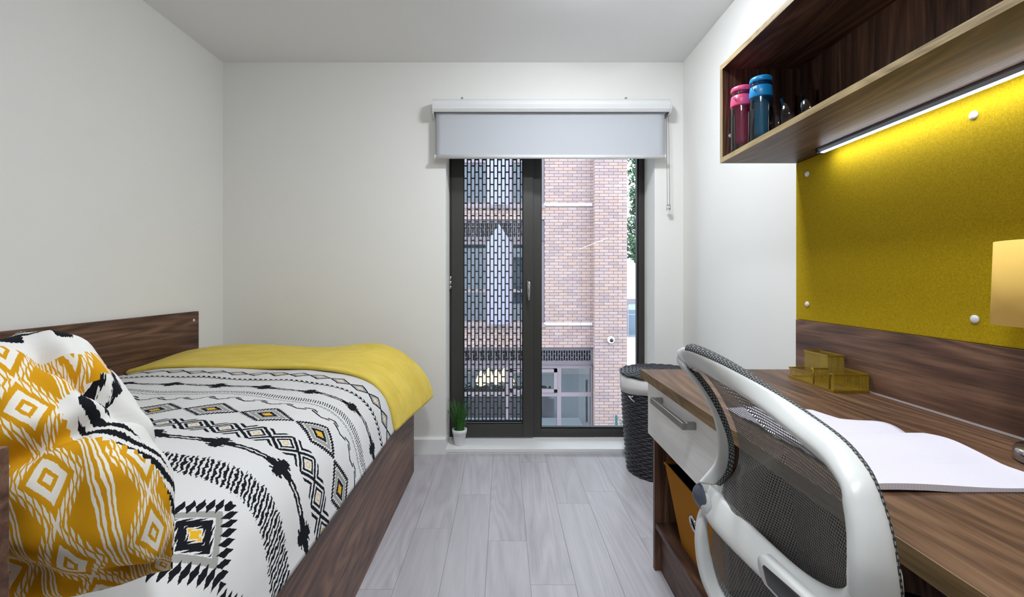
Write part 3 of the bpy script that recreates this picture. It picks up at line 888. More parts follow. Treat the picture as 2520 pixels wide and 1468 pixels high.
part(sh, 'screw_cap', MB().lathe([(0.009, 0), (0.009, -0.002), (0.006, -0.003)], (WR - 0.010, p.y, p.z), 16, 'x'), 'walnut_z', True)
part(sh, 'screw_cap', MB().lathe([(0.007, 0), (0.007, -0.002), (0.005, -0.003)], (0.838, SY1 - th, 1.600), 16, 'y'), 'cap', True, label='pale screw cap')

ls = thing('led_strip_light', 'slim lit strip light under the wall shelf', 'light', (1.058, 0.8, SZ0 - 0.012))
lx = 1.050
prof = [(lx - 0.012, SZ0 - 0.0005), (lx + 0.014, SZ0 - 0.0005), (lx + 0.014, SZ0 - 0.010), (lx + 0.006, SZ0 - 0.014), (lx - 0.006, SZ0 - 0.014), (lx - 0.012, SZ0 - 0.006)]
part(ls, 'housing', MB().ring_loft([[(x, y, z) for x, z in prof] for y in (-0.2, 1.505)]), 'strip_body')
prof = [(lx - 0.0055, SZ0 - 0.0141), (lx + 0.0130, SZ0 - 0.0107), (lx + 0.0125, SZ0 - 0.0125), (lx + 0.005, SZ0 - 0.0165), (lx - 0.005, SZ0 - 0.0165)]
part(ls, 'diffuser', MB().ring_loft([[(x, y, z) for x, z in prof] for y in (-0.195, 1.498)]), 'strip_light')
part(ls, 'end_cap', MB().box((lx - 0.013, 1.505, SZ0 - 0.0165), (lx + 0.015, 1.516, SZ0 - 0.0005)), 'black', bev=0.002)

# bottles
def bottle(name, x, y, colr, label):
    z0 = SZ0 + th; t = thing(name, label, 'bottle', (x, y, z0), 'infuser bottles on the wall shelf')
    c = (x, y, z0)
    part(t, 'clear_body', MB().lathe([(0.030, 0.001), (0.034, 0.004), (0.0345, 0.02), (0.0345, 0.155), (0.033, 0.168), (0.030, 0.176)], c, 36), 'clear', True)
    prof = [(0.005, 0.032), (0.017, 0.034), (0.020, 0.042)]
    z = 0.046
    while z < 0.150: prof += [(0.021, z), (0.0195, z + 0.002)]; z += 0.0042
    prof += [(0.021, 0.168), (0.020, 0.172)]
    part(t, 'infuser_tube', MB().lathe(prof, c, 28), colr + '_clear', True)
    part(t, 'collar', MB().lathe([(0.0345, 0.160), (0.0358, 0.163), (0.0352, 0.182), (0.033, 0.197), (0.029, 0.199)], c, 36), colr, True)
    part(t, 'neck', MB().lathe([(0.0315, 0.197), (0.0315, 0.216)], c, 32), 'clear', True)
    part(t, 'lid', MB().lathe([(0.0325, 0.211), (0.0345, 0.213), (0.0345, 0.222), (0.032, 0.228), (0.010, 0.2295)], c, 36), colr, True)
    mb = MB(); yy = y - 0.0
    ang = math.radians(215)
    def q(a, r, h): return (x + r * math.cos(ang + a), y + r * math.sin(ang + a), z0 + h)
    mb.tube([q(-0.22, 0.0345, 0.213), q(-0.22, 0.0375, 0.195), q(-0.18, 0.0385, 0.184), q(0, 0.0385, 0.181), q(0.18, 0.0385, 0.184), q(0.22, 0.0375, 0.195), q(0.22, 0.0345, 0.213)], 0.0022, 8)
    part(t, 'clasp', mb, 'tumbler', True)
bottle('water_bottle', 0.846, 1.618, 'pink', 'pink-lidded clear infuser bottle at the end of the wall shelf')
bottle('water_bottle', 0.871, 1.540, 'blue', 'blue-lidded clear infuser bottle beside the pink one')
def tumbler(x, y, h, r, label):
    c = (x, y, SZ0 + th)
    mb = MB().lathe([(r * 0.82, 0.0), (r, h), (r - 0.0018, h), (r * 0.82 - 0.0016, 0.012), (0.004, 0.011)], c, 28)
    single('drinking_glass', mb, 'tumbler', label, 'glass', c, True, group='drinking glasses on the wall shelf')
tumbler(0.925, 1.530, 0.120, 0.030, 'clear drinking glass just right of the blue-lidded bottle')
tumbler(0.912, 1.452, 0.125, 0.029, 'middle clear drinking glass on the wall shelf')
tumbler(0.935, 1.388, 0.115, 0.029, 'clear drinking glass farthest right of the bottles')

# ------------------------------------------------------------------ mesh desk organiser
oz = DZ + 0.0005
og = thing('desk_organiser', 'gold wire mesh desk organiser with three compartments', 'organiser', (1.03, 1.45, oz))
X0, X1, Y0, Y1, YM, XM = 0.977, 1.080, 1.345, 1.555, 1.442, 1.028
def mesh_wall(p0, p1, z0, z1, lip=True):
    p0, p1 = Vector((p0[0], p0[1], 0)), Vector((p1[0], p1[1], 0)); L = (p1 - p0).length
    return MB().grid(lambda s, t: p0.lerp(p1, s) + Vector((0, 0, z0 + (z1 - z0) * t)), 1, 1, lambda s, t: (s * L, t * (z1 - z0)))
walls = [((X0, YM), (X0, Y1), .0355), ((X0, Y1), (XM, Y1), .0355), ((XM, YM), (XM, Y1), .093), ((X1, YM), (X1, Y1), .093), ((XM, Y1), (X1, Y1), .093), ((XM, YM), (X1, YM), .093),
         ((X0, YM), (XM, YM), .054), ((X0, Y0), (X1, Y0), .054), ((X1, Y0), (X1, YM), .054), ((X0, Y0), (X0, 1.362), .054), ((X0, 1.432), (X0, YM), .054)]
for a, b2, h in walls: part(og, 'mesh_panel', mesh_wall(a, b2, oz + 0.003, oz + h), 'gold_mesh')
part(og, 'mesh_floor', MB().grid(lambda s, t: (X0 + (X1 - X0) * s, Y0 + (Y1 - Y0) * t, oz + 0.003), 1, 1, lambda s, t: (s * (X1 - X0), t * (Y1 - Y0))), 'gold_mesh')
def rim(a, b2, z, r=0.0022):
    a = Vector(a); b2 = Vector(b2); d = (b2 - a).normalized() * 0.0005
    n = Vector((-d.y, d.x, 0)).normalized() * r
    return [(a + n - d), (b2 + n + d), (b2 - n + d), (a - n - d)]
mb = MB()
def rail(a, b2, z, h=0.006, r=0.0018):
    q = rim((a[0], a[1], 0), (b2[0], b2[1], 0), z, r)
    mb.hexa([(p.x, p.y, z - h) for p in q], [(p.x, p.y, z) for p in q])
for a, b2 in (((X0, Y0), (X1, Y0)), ((X1, Y0), (X1, Y1)), ((X1, Y1), (X0, Y1)), ((X0, Y1), (X0, Y0))): rail(a, b2, oz + 0.0075, 0.0075, 0.0026)
part(og, 'base_rim', mb, 'gold'); mb = MB()
for a, b2, h in walls[:6]: rail(a, b2, oz + h + 0.001, 0.0055)
for a, b2 in (((X0, YM), (XM, YM)), ((X0, Y0), (X1, Y0)), ((X1, Y0), (X1, YM)), ((X0, Y0), (X0, 1.354))): rail(a, b2, oz + 0.055, 0.0055)
part(og, 'top_rim', mb, 'gold')
for ye, sg in ((1.362, -1), (1.432, 1)):
    mb = MB().tube([(X0 - 0.001, ye, oz + 0.005), (X0 - 0.001, ye, oz + 0.042), (X0 - 0.001, ye + sg * 0.002, oz + 0.049), (X0 - 0.001, ye + sg * 0.007, oz + 0.053), (X0 - 0.001, ye + sg * 0.010, oz + 0.053)], 0.0023, 8)
    part(og, 'opening_rim', mb, 'gold', True)

# ------------------------------------------------------------------ notebook
nb = thing('notebook', 'open squared-paper notebook lying on the desk', 'notebook', (0.72, 0.94, DZ))
yS = 0.962
def page_far(s, t):
    x = 0.575 + 0.288 * s; y = yS + 0.212 * t
    z = DZ + 0.0015 + 0.010 * math.sin(min(1, t * 1.6) * PI) * (0.6 + 0.4 * s) + 0.006 * math.sin(s * PI * 1.3 + 0.3) * t
    return (x + 0.010 * math.sin(t * PI) * s, y - 0.010 * sm(0.6, 1, s) * t, z)
o = part(nb, 'far_page', MB().grid(page_far, 24, 20), 'squared', True); sd = o.modifiers.new('thickness', 'SOLIDIFY'); sd.thickness = 0.0006; sd.offset = -1
def near_top(s, t):
    x = 0.575 + 0.312 * s; y = yS - 0.247 * t
    z = DZ + 0.011 + 0.010 * math.sin(min(1, t * 1.5) * PI) * (0.5 + 0.5 * s) + 0.004 * math.sin(s * 5 + 1) * t
    x -= 0.012 * sm(0.0, 0.5, t) * math.sin(t * PI) * s
    return (x, y, z)
mb = MB().grid(near_top, 28, 20); n0 = len(mb.v)
cols, rows_ = 29, 21
edge_idx = [i for i in range(cols)] + [r * cols + cols - 1 for r in range(1, rows_)] + [(rows_ - 1) * cols + i for i in range(cols - 2, -1, -1)] + [r * cols for r in range(rows_ - 2, 0, -1)]
low_ = []
for i in edge_idx: p = mb.v[i]; low_.append(mb.vert((p.x, p.y, max(DZ + 0.001, p.z - 0.010))))
for k in range(len(edge_idx)):
    q = (k + 1) % len(edge_idx); mb.f.append((edge_idx[k], edge_idx[q], low_[q], low_[k]))
mb.f.append(tuple(low_))
part(nb, 'page_block', mb, 'squared', False)
for px, py in ((2096, 1066), (2189, 1064)):
    d = (CAMZ - DZ - 0.012) * FOC / (py - CY); p = at(px, py, d)
    best = min(((Vector(page_far(a / 40, b2 / 40)) - p).length, a, b2) for a in range(41) for b2 in range(41))
    q = Vector(page_far(best[1] / 40, best[2] / 40))
    part(nb, 'punch_hole', MB().lathe([(0.003, 0.0004), (0.003, 0.0010)], q, 14), 'black')

# ------------------------------------------------------------------ table lamp
lc = (1.000, 0.815, DZ)
lp = thing('table_lamp', 'table lamp with a mustard drum shade and chrome base', 'lamp', lc)
part(lp, 'base', MB().lathe([(0.058, 0.001), (0.060, 0.003), (0.060, 0.020), (0.056, 0.026), (0.012, 0.028)], lc, 40), 'chrome', True)
part(lp, 'stem', MB().lathe([(0.006, 0.026), (0.006, 0.255)], lc, 16), 'chrome', True)
o = part(lp, 'shade', MB().lathe([(0.0885, 0.250), (0.084, 0.406)], lc, 64, caps=False), 'shade', True)
sd = o.modifiers.new('thickness', 'SOLIDIFY'); sd.thickness = 0.0012
part(lp, 'bulb', MB().lathe([(0.013, 0.255), (0.014, 0.285), (0.028, 0.315), (0.028, 0.335), (0.015, 0.352), (0.003, 0.356)], lc, 24), 'white_plastic', True)

# ------------------------------------------------------------------ storage box in the pedestal
bz = 0.1765
sb_ = thing('storage_box', 'tan felt storage box with a metal eyelet on the pedestal shelf', 'box', (0.72, 1.37, bz))
bot = [(0.600, 1.205, bz), (0.600, 1.535, bz), (0.90, 1.535, bz), (0.90, 1.205, bz)]
topo = [(0.553, 1.180, 0.440), (0.553, 1.560, 0.440), (0.94, 1.560, 0.440), (0.94, 1.180, 0.440)]
def inset(p, k, c): return tuple(c[i] + (p[i] - c[i]) * k for i in range(2)) + (p[2],)
cb = (0.75, 1.37)
mb = MB(); i0 = 0
rings = [bot, topo, [inset(p, 0.965, cb) for p in topo]]
mb.ring_loft(rings, caps=False); mb.f.append((3, 2, 1, 0))
part(sb_, 'felt_shell', mb, 'felt', bev=0.0015)
inn = [[inset(p, 0.963, cb) for p in topo], [inset((p[0], p[1], bz + 0.004), 0.95, cb) for p in bot]]
mb = MB().ring_loft(inn, caps=False); mb.f.append((4, 5, 6, 7))
part(sb_, 'lining', mb, 'felt_in')
mb = MB().tube([Vector(p) + Vector((0, 0, 0.001)) for p in topo], 0.0045, 8, loop=True)
part(sb_, 'rim_binding', mb, 'felt', True)
c0 = Vector((0.5715, 1.362, 0.338)); nrm = Vector((-0.985, 0, -0.175)).normalized()
tz = Vector((0, 1, 0)); up = nrm.cross(tz)
mb = MB(); ringp = [c0 + nrm * 0.002 + (tz * math.cos(a) + up * math.sin(a)) * 0.021 for a in [2 * PI * k / 28 for k in range(28)]]
mb.tube(ringp, 0.005, 8, loop=True)
eyl = part(sb_, 'eyelet', mb, 'chrome', True, label='round chrome eyelet')
mb = MB().hexa([c0 + nrm * 0.0004 + (tz * math.cos(a) + up * math.sin(a)) * 0.019 for a in [2 * PI * k / 20 for k in range(20)]], [c0 + nrm * 0.0014 + (tz * math.cos(a) + up * math.sin(a)) * 0.019 for a in [2 * PI * k / 20 for k in range(20)]])
part(eyl, 'eyelet_opening', mb, 'felt_in')
def bagf(s, t):
    a = s * 2 * PI; b2 = (t - 0.5) * PI
    r = 1 + 0.28 * mnoise.noise(Vector((math.cos(a) * 2.2, math.sin(a) * 2.2, t * 4))) + 0.12 * mnoise.noise(Vector((math.cos(a) * 6, math.sin(a) * 6, t * 9)))
    return (0.680 + 0.070 * r * math.cos(b2) * math.cos(a), 1.335 + 0.085 * r * math.cos(b2) * math.sin(a), 0.330 + 0.120 * r * math.sin(b2))
single('plastic_bag', MB().grid(bagf, 36, 24), 'bag', 'crumpled grey plastic bag inside the tan storage box', 'bag', (0.68, 1.335, 0.22), True)

# ------------------------------------------------------------------ laundry basket
bc = Vector((0.885, 2.555, 0.0))
HB = 0.535
lb = thing('laundry_basket', 'dark wicker laundry basket with a white cloth liner by the window', 'basket', bc)
def RB(z): return 0.178 + 0.034 * (z / HB) + 0.006 * math.sin(z / HB * PI)
mb = MB(); rows_n = 36; nseg = 88; ns = 22
for k in range(rows_n):
    z = 0.008 + k * (HB - 0.085) / rows_n
    ring = []
    for j in range(nseg):
        a = 2 * PI * j / nseg
        r = RB(z) + 0.0045 * math.sin(ns * a + PI * (k % 2))
        ring.append(bc + Vector((r * math.cos(a), r * math.sin(a), z + 0.002 * math.sin(ns * a * 0.5 + k))))
    mb.tube(ring, 0.0072, 6, loop=True)
part(lb, 'woven_side', mb, 'wicker', True)
mb = MB()
for j in range(ns * 2):
    a = 2 * PI * (j + 0.5) / (ns * 2)
    mb.tube([bc + Vector((RB(z) * math.cos(a), RB(z) * math.sin(a), z)) for z in (0.004, 0.2, 0.4, HB)], 0.004, 6)
part(lb, 'stakes', mb, 'wicker', True)
part(lb, 'bottom_disc', MB().lathe([(0.178, 0.002), (0.178, 0.010)], bc, 32), 'wicker')
mb = MB()
mb.lathe([(RB(0.45) + 0.006, 0.462), (RB(0.47) + 0.012, 0.455), (RB(0.5) + 0.013, 0.49), (RB(HB) + 0.012, HB - 0.006), (RB(HB) + 0.004, HB + 0.004), (RB(HB) - 0.004, HB - 0.01)], bc, 56, caps=False)
for q in mb.v:
    a = math.atan2(q.y - bc.y, q.x - bc.x); q.z += 0.008 * math.sin(a * 3 + 1.2) * (1 if q.z < 0.5 else 0.1); q.x += 0.002 * math.sin(a * 17); q.y += 0.002 * math.cos(a * 19)
part(lb, 'cloth_liner', mb, 'liner', True, label='white cotton liner folded over the rim')
ld_ = None
mb = MB()
rr = 0.012; k = 0
while rr < RB(HB) + 0.016:
    ring = []
    n_ = max(24, int(nseg * min(1, rr / 0.12)))
    for j in range(n_):
        a = 2 * PI * j / n_
        ring.append(bc + Vector((rr * math.cos(a), rr * math.sin(a), HB + 0.026 - 0.25 * rr * rr + 0.0038 * math.sin(14 * a + PI * (k % 2)))))
    mb.tube(ring, 0.0062, 6, loop=True); rr += 0.0105; k += 1
for j in range(14):
    a = 2 * PI * (j + 0.25) / 14
    mb.tube([bc + Vector((r * math.cos(a), r * math.sin(a), HB + 0.024 - 0.25 * r * r)) for r in (0.01, 0.1, RB(HB) + 0.010)], 0.004, 6)
part(lb, 'woven_lid', mb, 'wicker', True)
mb = MB()
p0 = bc + Vector((-0.185, -0.105, 0.445))
mb.tube([p0, p0 + Vector((-0.012, -0.010, -0.006)), p0 + Vector((-0.030, -0.016, 0.002)), p0 + Vector((-0.018, -0.022, -0.014)), p0 + Vector((0.0, -0.02, -0.03))], 0.0028, 6)
part(lb, 'liner_tie', mb, 'liner', True)

# ------------------------------------------------------------------ potted grass on the sill
pc = Vector(((1131 - CX) * 2.87 / FOC, 2.87, 0.0305))
pl = thing('potted_grass', 'artificial green grass in a small white pot on the sill', 'plant', pc)
part(pl, 'pot', MB().lathe([(0.028, 0.0), (0.031, 0.004), (0.042, 0.074), (0.045, 0.075), (0.0465, 0.098), (0.044, 0.099), (0.041, 0.082), (0.004, 0.080)], pc, 36), 'pot', True)
mb = MB()
for k in range(130):
    a = random.uniform(0, 2 * PI); r = 0.034 * math.sqrt(random.random())
    b0 = pc + Vector((r * math.cos(a), r * math.sin(a), 0.08))
    lean = random.uniform(0.005, 0.05) * (0.4 + r / 0.034); hgt = random.uniform(0.11, 0.205)
    dirv = Vector((math.cos(a + random.uniform(-.5, .5)), math.sin(a + random.uniform(-.5, .5)), 0))
    sidev = Vector((-dirv.y, dirv.x, 0)); w_ = random.uniform(0.0022, 0.0036)
    i = len(mb.v)
    for t in (0, 0.35, 0.7, 0.92):
        q = b0 + dirv * lean * t * t * 1.5 + Vector((0, 0, hgt * t)); ww = w_ * (1 - 0.75 * t)
        mb.v += [q - sidev * ww, q + sidev * ww + dirv * 0.0008]
    q = b0 + dirv * lean * 1.6 + Vector((0, 0, hgt)); mb.v.append(q)
    for t in range(3): mb.f.append((i + t * 2, i + t * 2 + 1, i + t * 2 + 3, i + t * 2 + 2))
    mb.f.append((i + 6, i + 7, i + 8))
part(pl, 'grass_blades', mb, 'grass', True, kind='stuff')

# ================================================================== OFFICE CHAIR
def Z(x, y, d): return at(1640 + x / 2.337, 840 + y / 2.337, d)
ch = thing('office_chair', 'white-framed office chair with grey mesh back pulled up to the desk', 'chair', (0.60, 0.64, 0))
ST = [((190, 815), (285, 825), .86), ((285, 700), (345, 755), .865), ((303, 600), (365, 640), .87), ((285, 450), (345, 520), .875), ((220, 300), (275, 360), .88), ((120, 165), (190, 225), .885),
      ((62, 78), (135, 165), .885), ((104, 46), (180, 172), .87), ((250, 95), (275, 228), .80), ((430, 180), (400, 300), .71), ((640, 290), (540, 385), .63), ((850, 420), (700, 500), .56),
      ((1010, 540), (850, 620), .505), ((1130, 670), (950, 735), .465), ((1215, 800), (1015, 840), .44), ((1285, 970), (1060, 980), .425), ((1335, 1150), (1088, 1130), .415), ((1365, 1330), (1095, 1270), .41),
      ((1383, 1470), (1090, 1390), .41), ((1392, 1600), (1090, 1500), .412)]
def band(Os, Is, n, thick, push, sec=12, flat=0.6, slim=None):
    O = cr_spline(Os, n); I = cr_spline(Is, n); rings = []
    norms = []; last = Vector((1, 0, 0))
    for k in reversed(range(n)):
        ax = (O[k] - I[k]) / 2
        t = (O[min(k + 1, n - 1)] + I[min(k + 1, n - 1)] - O[max(k - 1, 0)] - I[max(k - 1, 0)]).normalized()
        nn = ax.cross(t).normalized()
        if nn.dot(last) < 0: nn = -nn
        last = nn; norms.append(nn)
    norms.reverse()
    for k in range(n):
        o_, i_ = O[k], I[k]; mid = (o_ + i_) / 2; ax = (o_ - i_) / 2
        nn = norms[k]; q = slim(k) if slim else 1.0
        ring = []
        for j in range(sec):
            a = 2 * PI * j / sec; ca, sa = math.cos(a), math.sin(a)
            ca = math.copysign(abs(ca) ** flat, ca); sa = math.copysign(abs(sa) ** flat, sa)
            ring.append(mid + ax * ca + nn * (thick * q * sa + push * q))
        rings.append(ring)
    return rings, O, I
Os = [Z(*o_, d) for o_, i_, d in ST]; Is = [Z(*i_, d + 0.004) for o_, i_, d in ST]
rings, O, I = band(Os, Is, 130, 0.011, 0.010, 16, 0.7, lambda k: 0.35 + 0.65 * sm(30, 60, k))
part(ch, 'back_frame', MB().ring_loft(rings), 'chair_white', True)
# lumbar band across the back
up_ = [(250, 820, .862), (300, 860, .855), (350, 920, .83), (450, 1020, .77), (600, 1160, .69), (760, 1300, .61), (900, 1388, .555), (1000, 1418, .52), (1055, 1400, .485), (1092, 1345, .46), (1180, 1310, .44), (1320, 1320, .425)]
lo_ = [(205, 985, .862), (222, 1010, .855), (270, 1080, .83), (370, 1190, .77), (500, 1320, .69), (660, 1470, .61), (800, 1590, .555), (930, 1670, .52), (1040, 1720, .49), (1180, 1770, .455), (1340, 1800, .43)]
rings, _, _ = band([Z(*q) for q in up_], [Z(*q) for q in lo_], 60, 0.012, 0.004, 14, 0.7)
part(ch, 'lumbar_band', MB().ring_loft(rings), 'chair_white', True)
# lower frame loop
oo = [(222, 950, .858), (205, 1000, .860), (188, 1080, .858), (181, 1160, .856), (193, 1290, .85), (225, 1405, .84), (290, 1540, .82), (420, 1700, .78), (640, 1880, .70)]
ii = [(275, 990, .860), (245, 1045, .862), (248, 1110, .860), (256, 1180, .858), (285, 1290, .852), (335, 1395, .842), (410, 1500, .82), (540, 1640, .78), (740, 1790, .70)]
rings, _, _ = band([Z(*q) for q in oo], [Z(*q) for q in ii], 50, 0.010, 0.008, 14, 0.7)
part(ch, 'lower_frame', MB().ring_loft(rings), 'chair_white', True)
# elbow cap
c0 = Z(196, 895, .853)
mb = MB(); rings = []
for t in range(13):
    f = t / 12; y = 810 + 165 * f; w_ = 28 * math.sin(PI * min(1, max(0, f))) ** 0.6 + 1
    x = 190 - 14 * math.sin(PI * f) + 26 * f
    cpt = Z(x, y, .856); e1 = (Z(x + w_, y, .852) - Z(x - w_, y, .862)) / 2; e2 = Vector((0.4, -1, 0)).normalized() * 0.012 * math.sin(PI * f) ** 0.6
    rings.append([cpt + e1 * math.cos(a) + e2 * math.sin(a) for a in [2 * PI * k / 14 for k in range(14)]])
part(ch, 'pivot_cap', MB().ring_loft(rings), 'greyblue', True, label='grey oval pivot cap')
mb = MB()
for sgn in (0,):
    rings = []
    for t in range(13):
        f = t / 12; y = 860 + 135 * f; x = 222 + 6 * f; w_ = 24 * math.sin(PI * f) ** 0.6 + 1
        cpt = Z(x, y, .852); e1 = (Z(x + w_, y, .852) - Z(x - w_, y, .852)) / 2; e2 = Vector((0.4, -1, 0)).normalized() * 0.010 * math.sin(PI * f) ** 0.6
        rings.append([cpt + e1 * math.cos(a) + e2 * math.sin(a) for a in [2 * PI * k / 14 for k in range(14)]])
    mb.ring_loft(rings)
part(ch, 'pivot_surround', mb, 'chair_white', True)
# lumbar slot with black pad
def pill(pts, hw, d0, d1, lift, n=22):
    (ax_, ay_), (bx_, by_) = pts
    A_, B_ = Z(ax_, ay_, d0), Z(bx_, by_, d1); dirv = (B_ - A_).normalized()
    nn = Vector((-1, -0.35, 0)).normalized(); nn = (nn - dirv * nn.dot(dirv)).normalized(); sd_ = dirv.cross(nn)
    out = []
    for lay, (k, h) in enumerate(((1.0, 0.0), (1.0, lift * 0.7), (0.9, lift), (0.0, lift * 1.02))):
        ring = []
        for j in range(n * 2):
            if j < n: a = -PI / 2 + PI * j / (n - 1); c_ = B_; e = dirv * math.cos(a) + sd_ * math.sin(a)
            else: a = PI / 2 + PI * (j - n) / (n - 1); c_ = A_; e = dirv * math.cos(a) + sd_ * math.sin(a)
            cc = c_ if k > 0 else c_
            ring.append(cc + e * hw * max(k, 0.02) + nn * h)
        out.append(ring)
    return MB().ring_loft(out)
pad = part(ch, 'lumbar_slider', pill(((618, 1318), (900, 1590)), 0.0205, .640, .520, 0.014), 'chair_white', True)
part(pad, 'slider_pad', pill(((628, 1345), (890, 1600)), 0.0140, .630, .512, 0.012), 'black', True)
# mesh fabric spanning the whole back
left_out = [Z(*q) for q in reversed(oo[:-1])]
outline = [(p * 0.35 + q * 0.65) for p, q in zip(O, I)] + [Z(1380, 1800, .42), Z(1250, 2000, .45), Z(950, 2020, .56), Z(700, 1900, .68)] + left_out
cen = sum(outline, Vector()) / len(outline)
FW = Vector((1, 0, 0))
mb = MB(); RN = 14; n_ = len(outline)
for r in range(RN + 1):
    f = r / RN
    for p in outline:
        q = cen + (p - cen) * f * 0.985
        bulge = 0.030 * (1 - f * f)
        q = q + FW * (0.024 + bulge * 0.7)
        mb.v.append(q); mb.uvs.append((q.y + q.x * 0.2, q.z))
for r in range(RN):
    for k in range(n_):
        q = (k + 1) % n_; mb.f.append((r * n_ + k, r * n_ + q, (r + 1) * n_ + q, (r + 1) * n_ + k))
part(ch, 'mesh_fabric', mb, 'chair_mesh', True, label='grey see-through mesh')
mb = MB()
rim_pts = O[8:]; rings = []; L = 0
acc = [0]
for k in range(1, len(O)): acc.append(acc[-1] + (O[k] - O[k - 1]).length)
NR = 12
TIP = 42
for k, p in enumerate(O):
    t = (O[min(k + 1, len(O) - 1)] - O[max(k - 1, 0)]).normalized(); outv = (p - I[k]).normalized()
    nn = outv.cross(t).normalized()
    if nn.x < 0: nn = -nn
    c_ = p + nn * 0.012 - outv * 0.003
    if k < TIP + 6:
        f = sm(TIP + 6, TIP - 4, k); c_ = c_.lerp(I[k] + Vector((0.004, 0.006, 0)), f)
    for j in range(NR + 1):
        a = 2 * PI * j / NR
        mb.v.append(c_ + outv * 0.006 * math.cos(a) + nn * 0.010 * math.sin(a)); mb.uvs.append((acc[k], 0.07 * j / NR))
for k in range(len(O) - 1):
    for j in range(NR):
        i = k * (NR + 1) + j; mb.f.append((i, i + 1, i + NR + 2, i + NR + 1))
part(ch, 'mesh_rim', mb, 'chair_rim', True, label='grey woven rim')
# seat, mechanism and base
def seatf(s, t, top):
    x = 0.385 + 0.46 * s; y = 0.42 + 0.46 * t
    ex = 1 - abs(2 * s - 1) ** 5; ey = 1 - abs(2 * t - 1) ** 5; k = (max(0, ex) * max(0, ey)) ** 0.4
    return (x, y, 0.455 + (0.045 * k if top else -0.035 * k) - 0.02 * sm(0.75, 1, s))
part(ch, 'seat', MB().grid(lambda s, t: seatf(s, t, True), 24, 24).grid(lambda s, t: seatf(s, t, False), 24, 24), 'black_fabric', True)
part(ch, 'back_upright', MB().tube([Z(760, 1520, .60) + Vector((0.02, 0, 0)), (0.372, 0.63, 0.56), (0.385, 0.64, 0.46), (0.44, 0.645, 0.408), (0.56, 0.65, 0.405)], [0.024, 0.026, 0.026, 0.024, 0.024], 12), 'chair_white', True)
part(ch, 'mechanism', MB().box((0.50, 0.57, 0.385), (0.70, 0.73, 0.419)), 'black', bev=0.01)
part(ch, 'gas_column', MB().lathe([(0.026, 0.085), (0.026, 0.24), (0.015, 0.245), (0.015, 0.386)], (0.60, 0.65, 0), 20), 'black', True)
for k in range(5):
    a = 2 * PI * k / 5 + 0.3; dv = Vector((math.cos(a), math.sin(a), 0)); c_ = Vector((0.60, 0.65, 0))
    part(ch, 'base_leg', MB().tube([c_ + Vector((0, 0, 0.105)), c_ + dv * 0.10 + Vector((0, 0, 0.10)), c_ + dv * 0.27 + Vector((0, 0, 0.072))], [0.026, 0.022, 0.016], 10), 'chair_white', True)
    e = c_ + dv * 0.265; sv = Vector((-dv.y, dv.x, 0))
    mb = MB()
    for sg in (-1, 1):
        q = e + sv * 0.014 * sg
        mb.tube([q - sv * 0.008 + Vector((0, 0, 0.0275)), q + sv * 0.008 + Vector((0, 0, 0.0275))], 0.027, 18)
    mb.tube([e + Vector((0, 0, 0.03)), e + Vector((0, 0, 0.072))], 0.006, 8)
    part(ch, 'castor', mb, 'black', True)

# ================================================================== OUTSIDE
GZ = -3.0
FD = 11.2; PD = 11.0                       # facade plane, pier face
bl, bh, bd, mj = 0.225, 0.075, 0.10, 0.010 # brick module
bld = thing('brick_building', 'pale pink brick building with tall grey windows across the street', 'building', (0.0, FD, GZ))
def fx(px, d=FD): return (px - CX) * d / FOC
def fz(py, d=FD): return CAMZ - (py - CY) * d / FOC
px0, px1 = fx(1464, PD), fx(1543, PD)
wx1 = fx(1340)                              # right jamb of the window bays
wx0 = fx(1085)
openings = [(wx0, wx1, fz(797), fz(540)), (wx0, wx1, fz(505), fz(228)), (fx(1000), fx(1461), fz(1120), fz(856))]
rowsz = {}
brick_me = mesh_of('brick', MB().box((0, 0, 0), (bl - mj, bd, bh - mj)), 'brick')
wall_mb = MB()
def in_open(a, b2, zc):
    for x0, x1, z0, z1 in openings:
        if z0 < zc < z1 and b2 > x0 + 0.001 and a < x1 - 0.001: return (x0, x1)
    return None
BZ0, BZ1, BX0 = GZ, 5.2, -4.6
stuff = MB(); n_obj = 0
nrow = int((BZ1 - BZ0) / bh)
for r in range(nrow):
    z = BZ0 + r * bh; zc = z + bh / 2
    # main wall
    x = BX0 - (bl / 2 if r % 2 else 0)
    spans = [(BX0, px0 + 0.05)]
    for x0, x1, z0, z1 in openings:
        if z0 < zc < z1:
            ns_ = []
            for a, b2 in spans:
                if a < x0: ns_.append((a, min(b2, x0)))
                if b2 > x1: ns_.append((max(a, x1), b2))
            spans = ns_
    for a, b2 in spans:
        xx = x
        while xx < b2:
            p0, p1 = max(xx, a), min(xx + bl - mj, b2)
            if p1 - p0 > 0.03: stuff.box((p0, FD - 0.006, z), (p1, FD + bd, z + bh - mj))
            xx += bl
    # pier face
    xx = px0 - (bl / 2 if r % 2 else 0); k = 0
    while xx < px1 - 0.01:
        p0, p1 = max(xx, px0), min(xx + bl - mj, px1)
        if p1 - p0 > 0.03:
            pyc = CY + (CAMZ - zc) * FOC / PD
            if 385 < pyc < 1060 and n_obj < 300 and p1 - p0 > bl - mj - 0.001:
                o = link('brick', brick_me, parent=bld); o.location = (p0, PD - 0.006 - FD, z - GZ); n_obj += 1
            else: stuff.box((p0, PD - 0.006, z), (p1, PD + bd, z + bh - mj))
        xx += bl
    # pier return (left side)
    stuff.box((px0 - 0.006, PD + (0 if r % 2 else 0.0), z), (px0 + 0.05, PD + 0.19, z + bh - mj))
part(bld, 'brickwork', stuff, 'brick', kind='stuff')
mb = MB()
cuts = sorted(openings, key=lambda q: q[2])
mb.box((BX0 - 0.2, FD, BZ0), (px0, FD + 0.2, cuts[0][2]))
zprev = cuts[0][2]
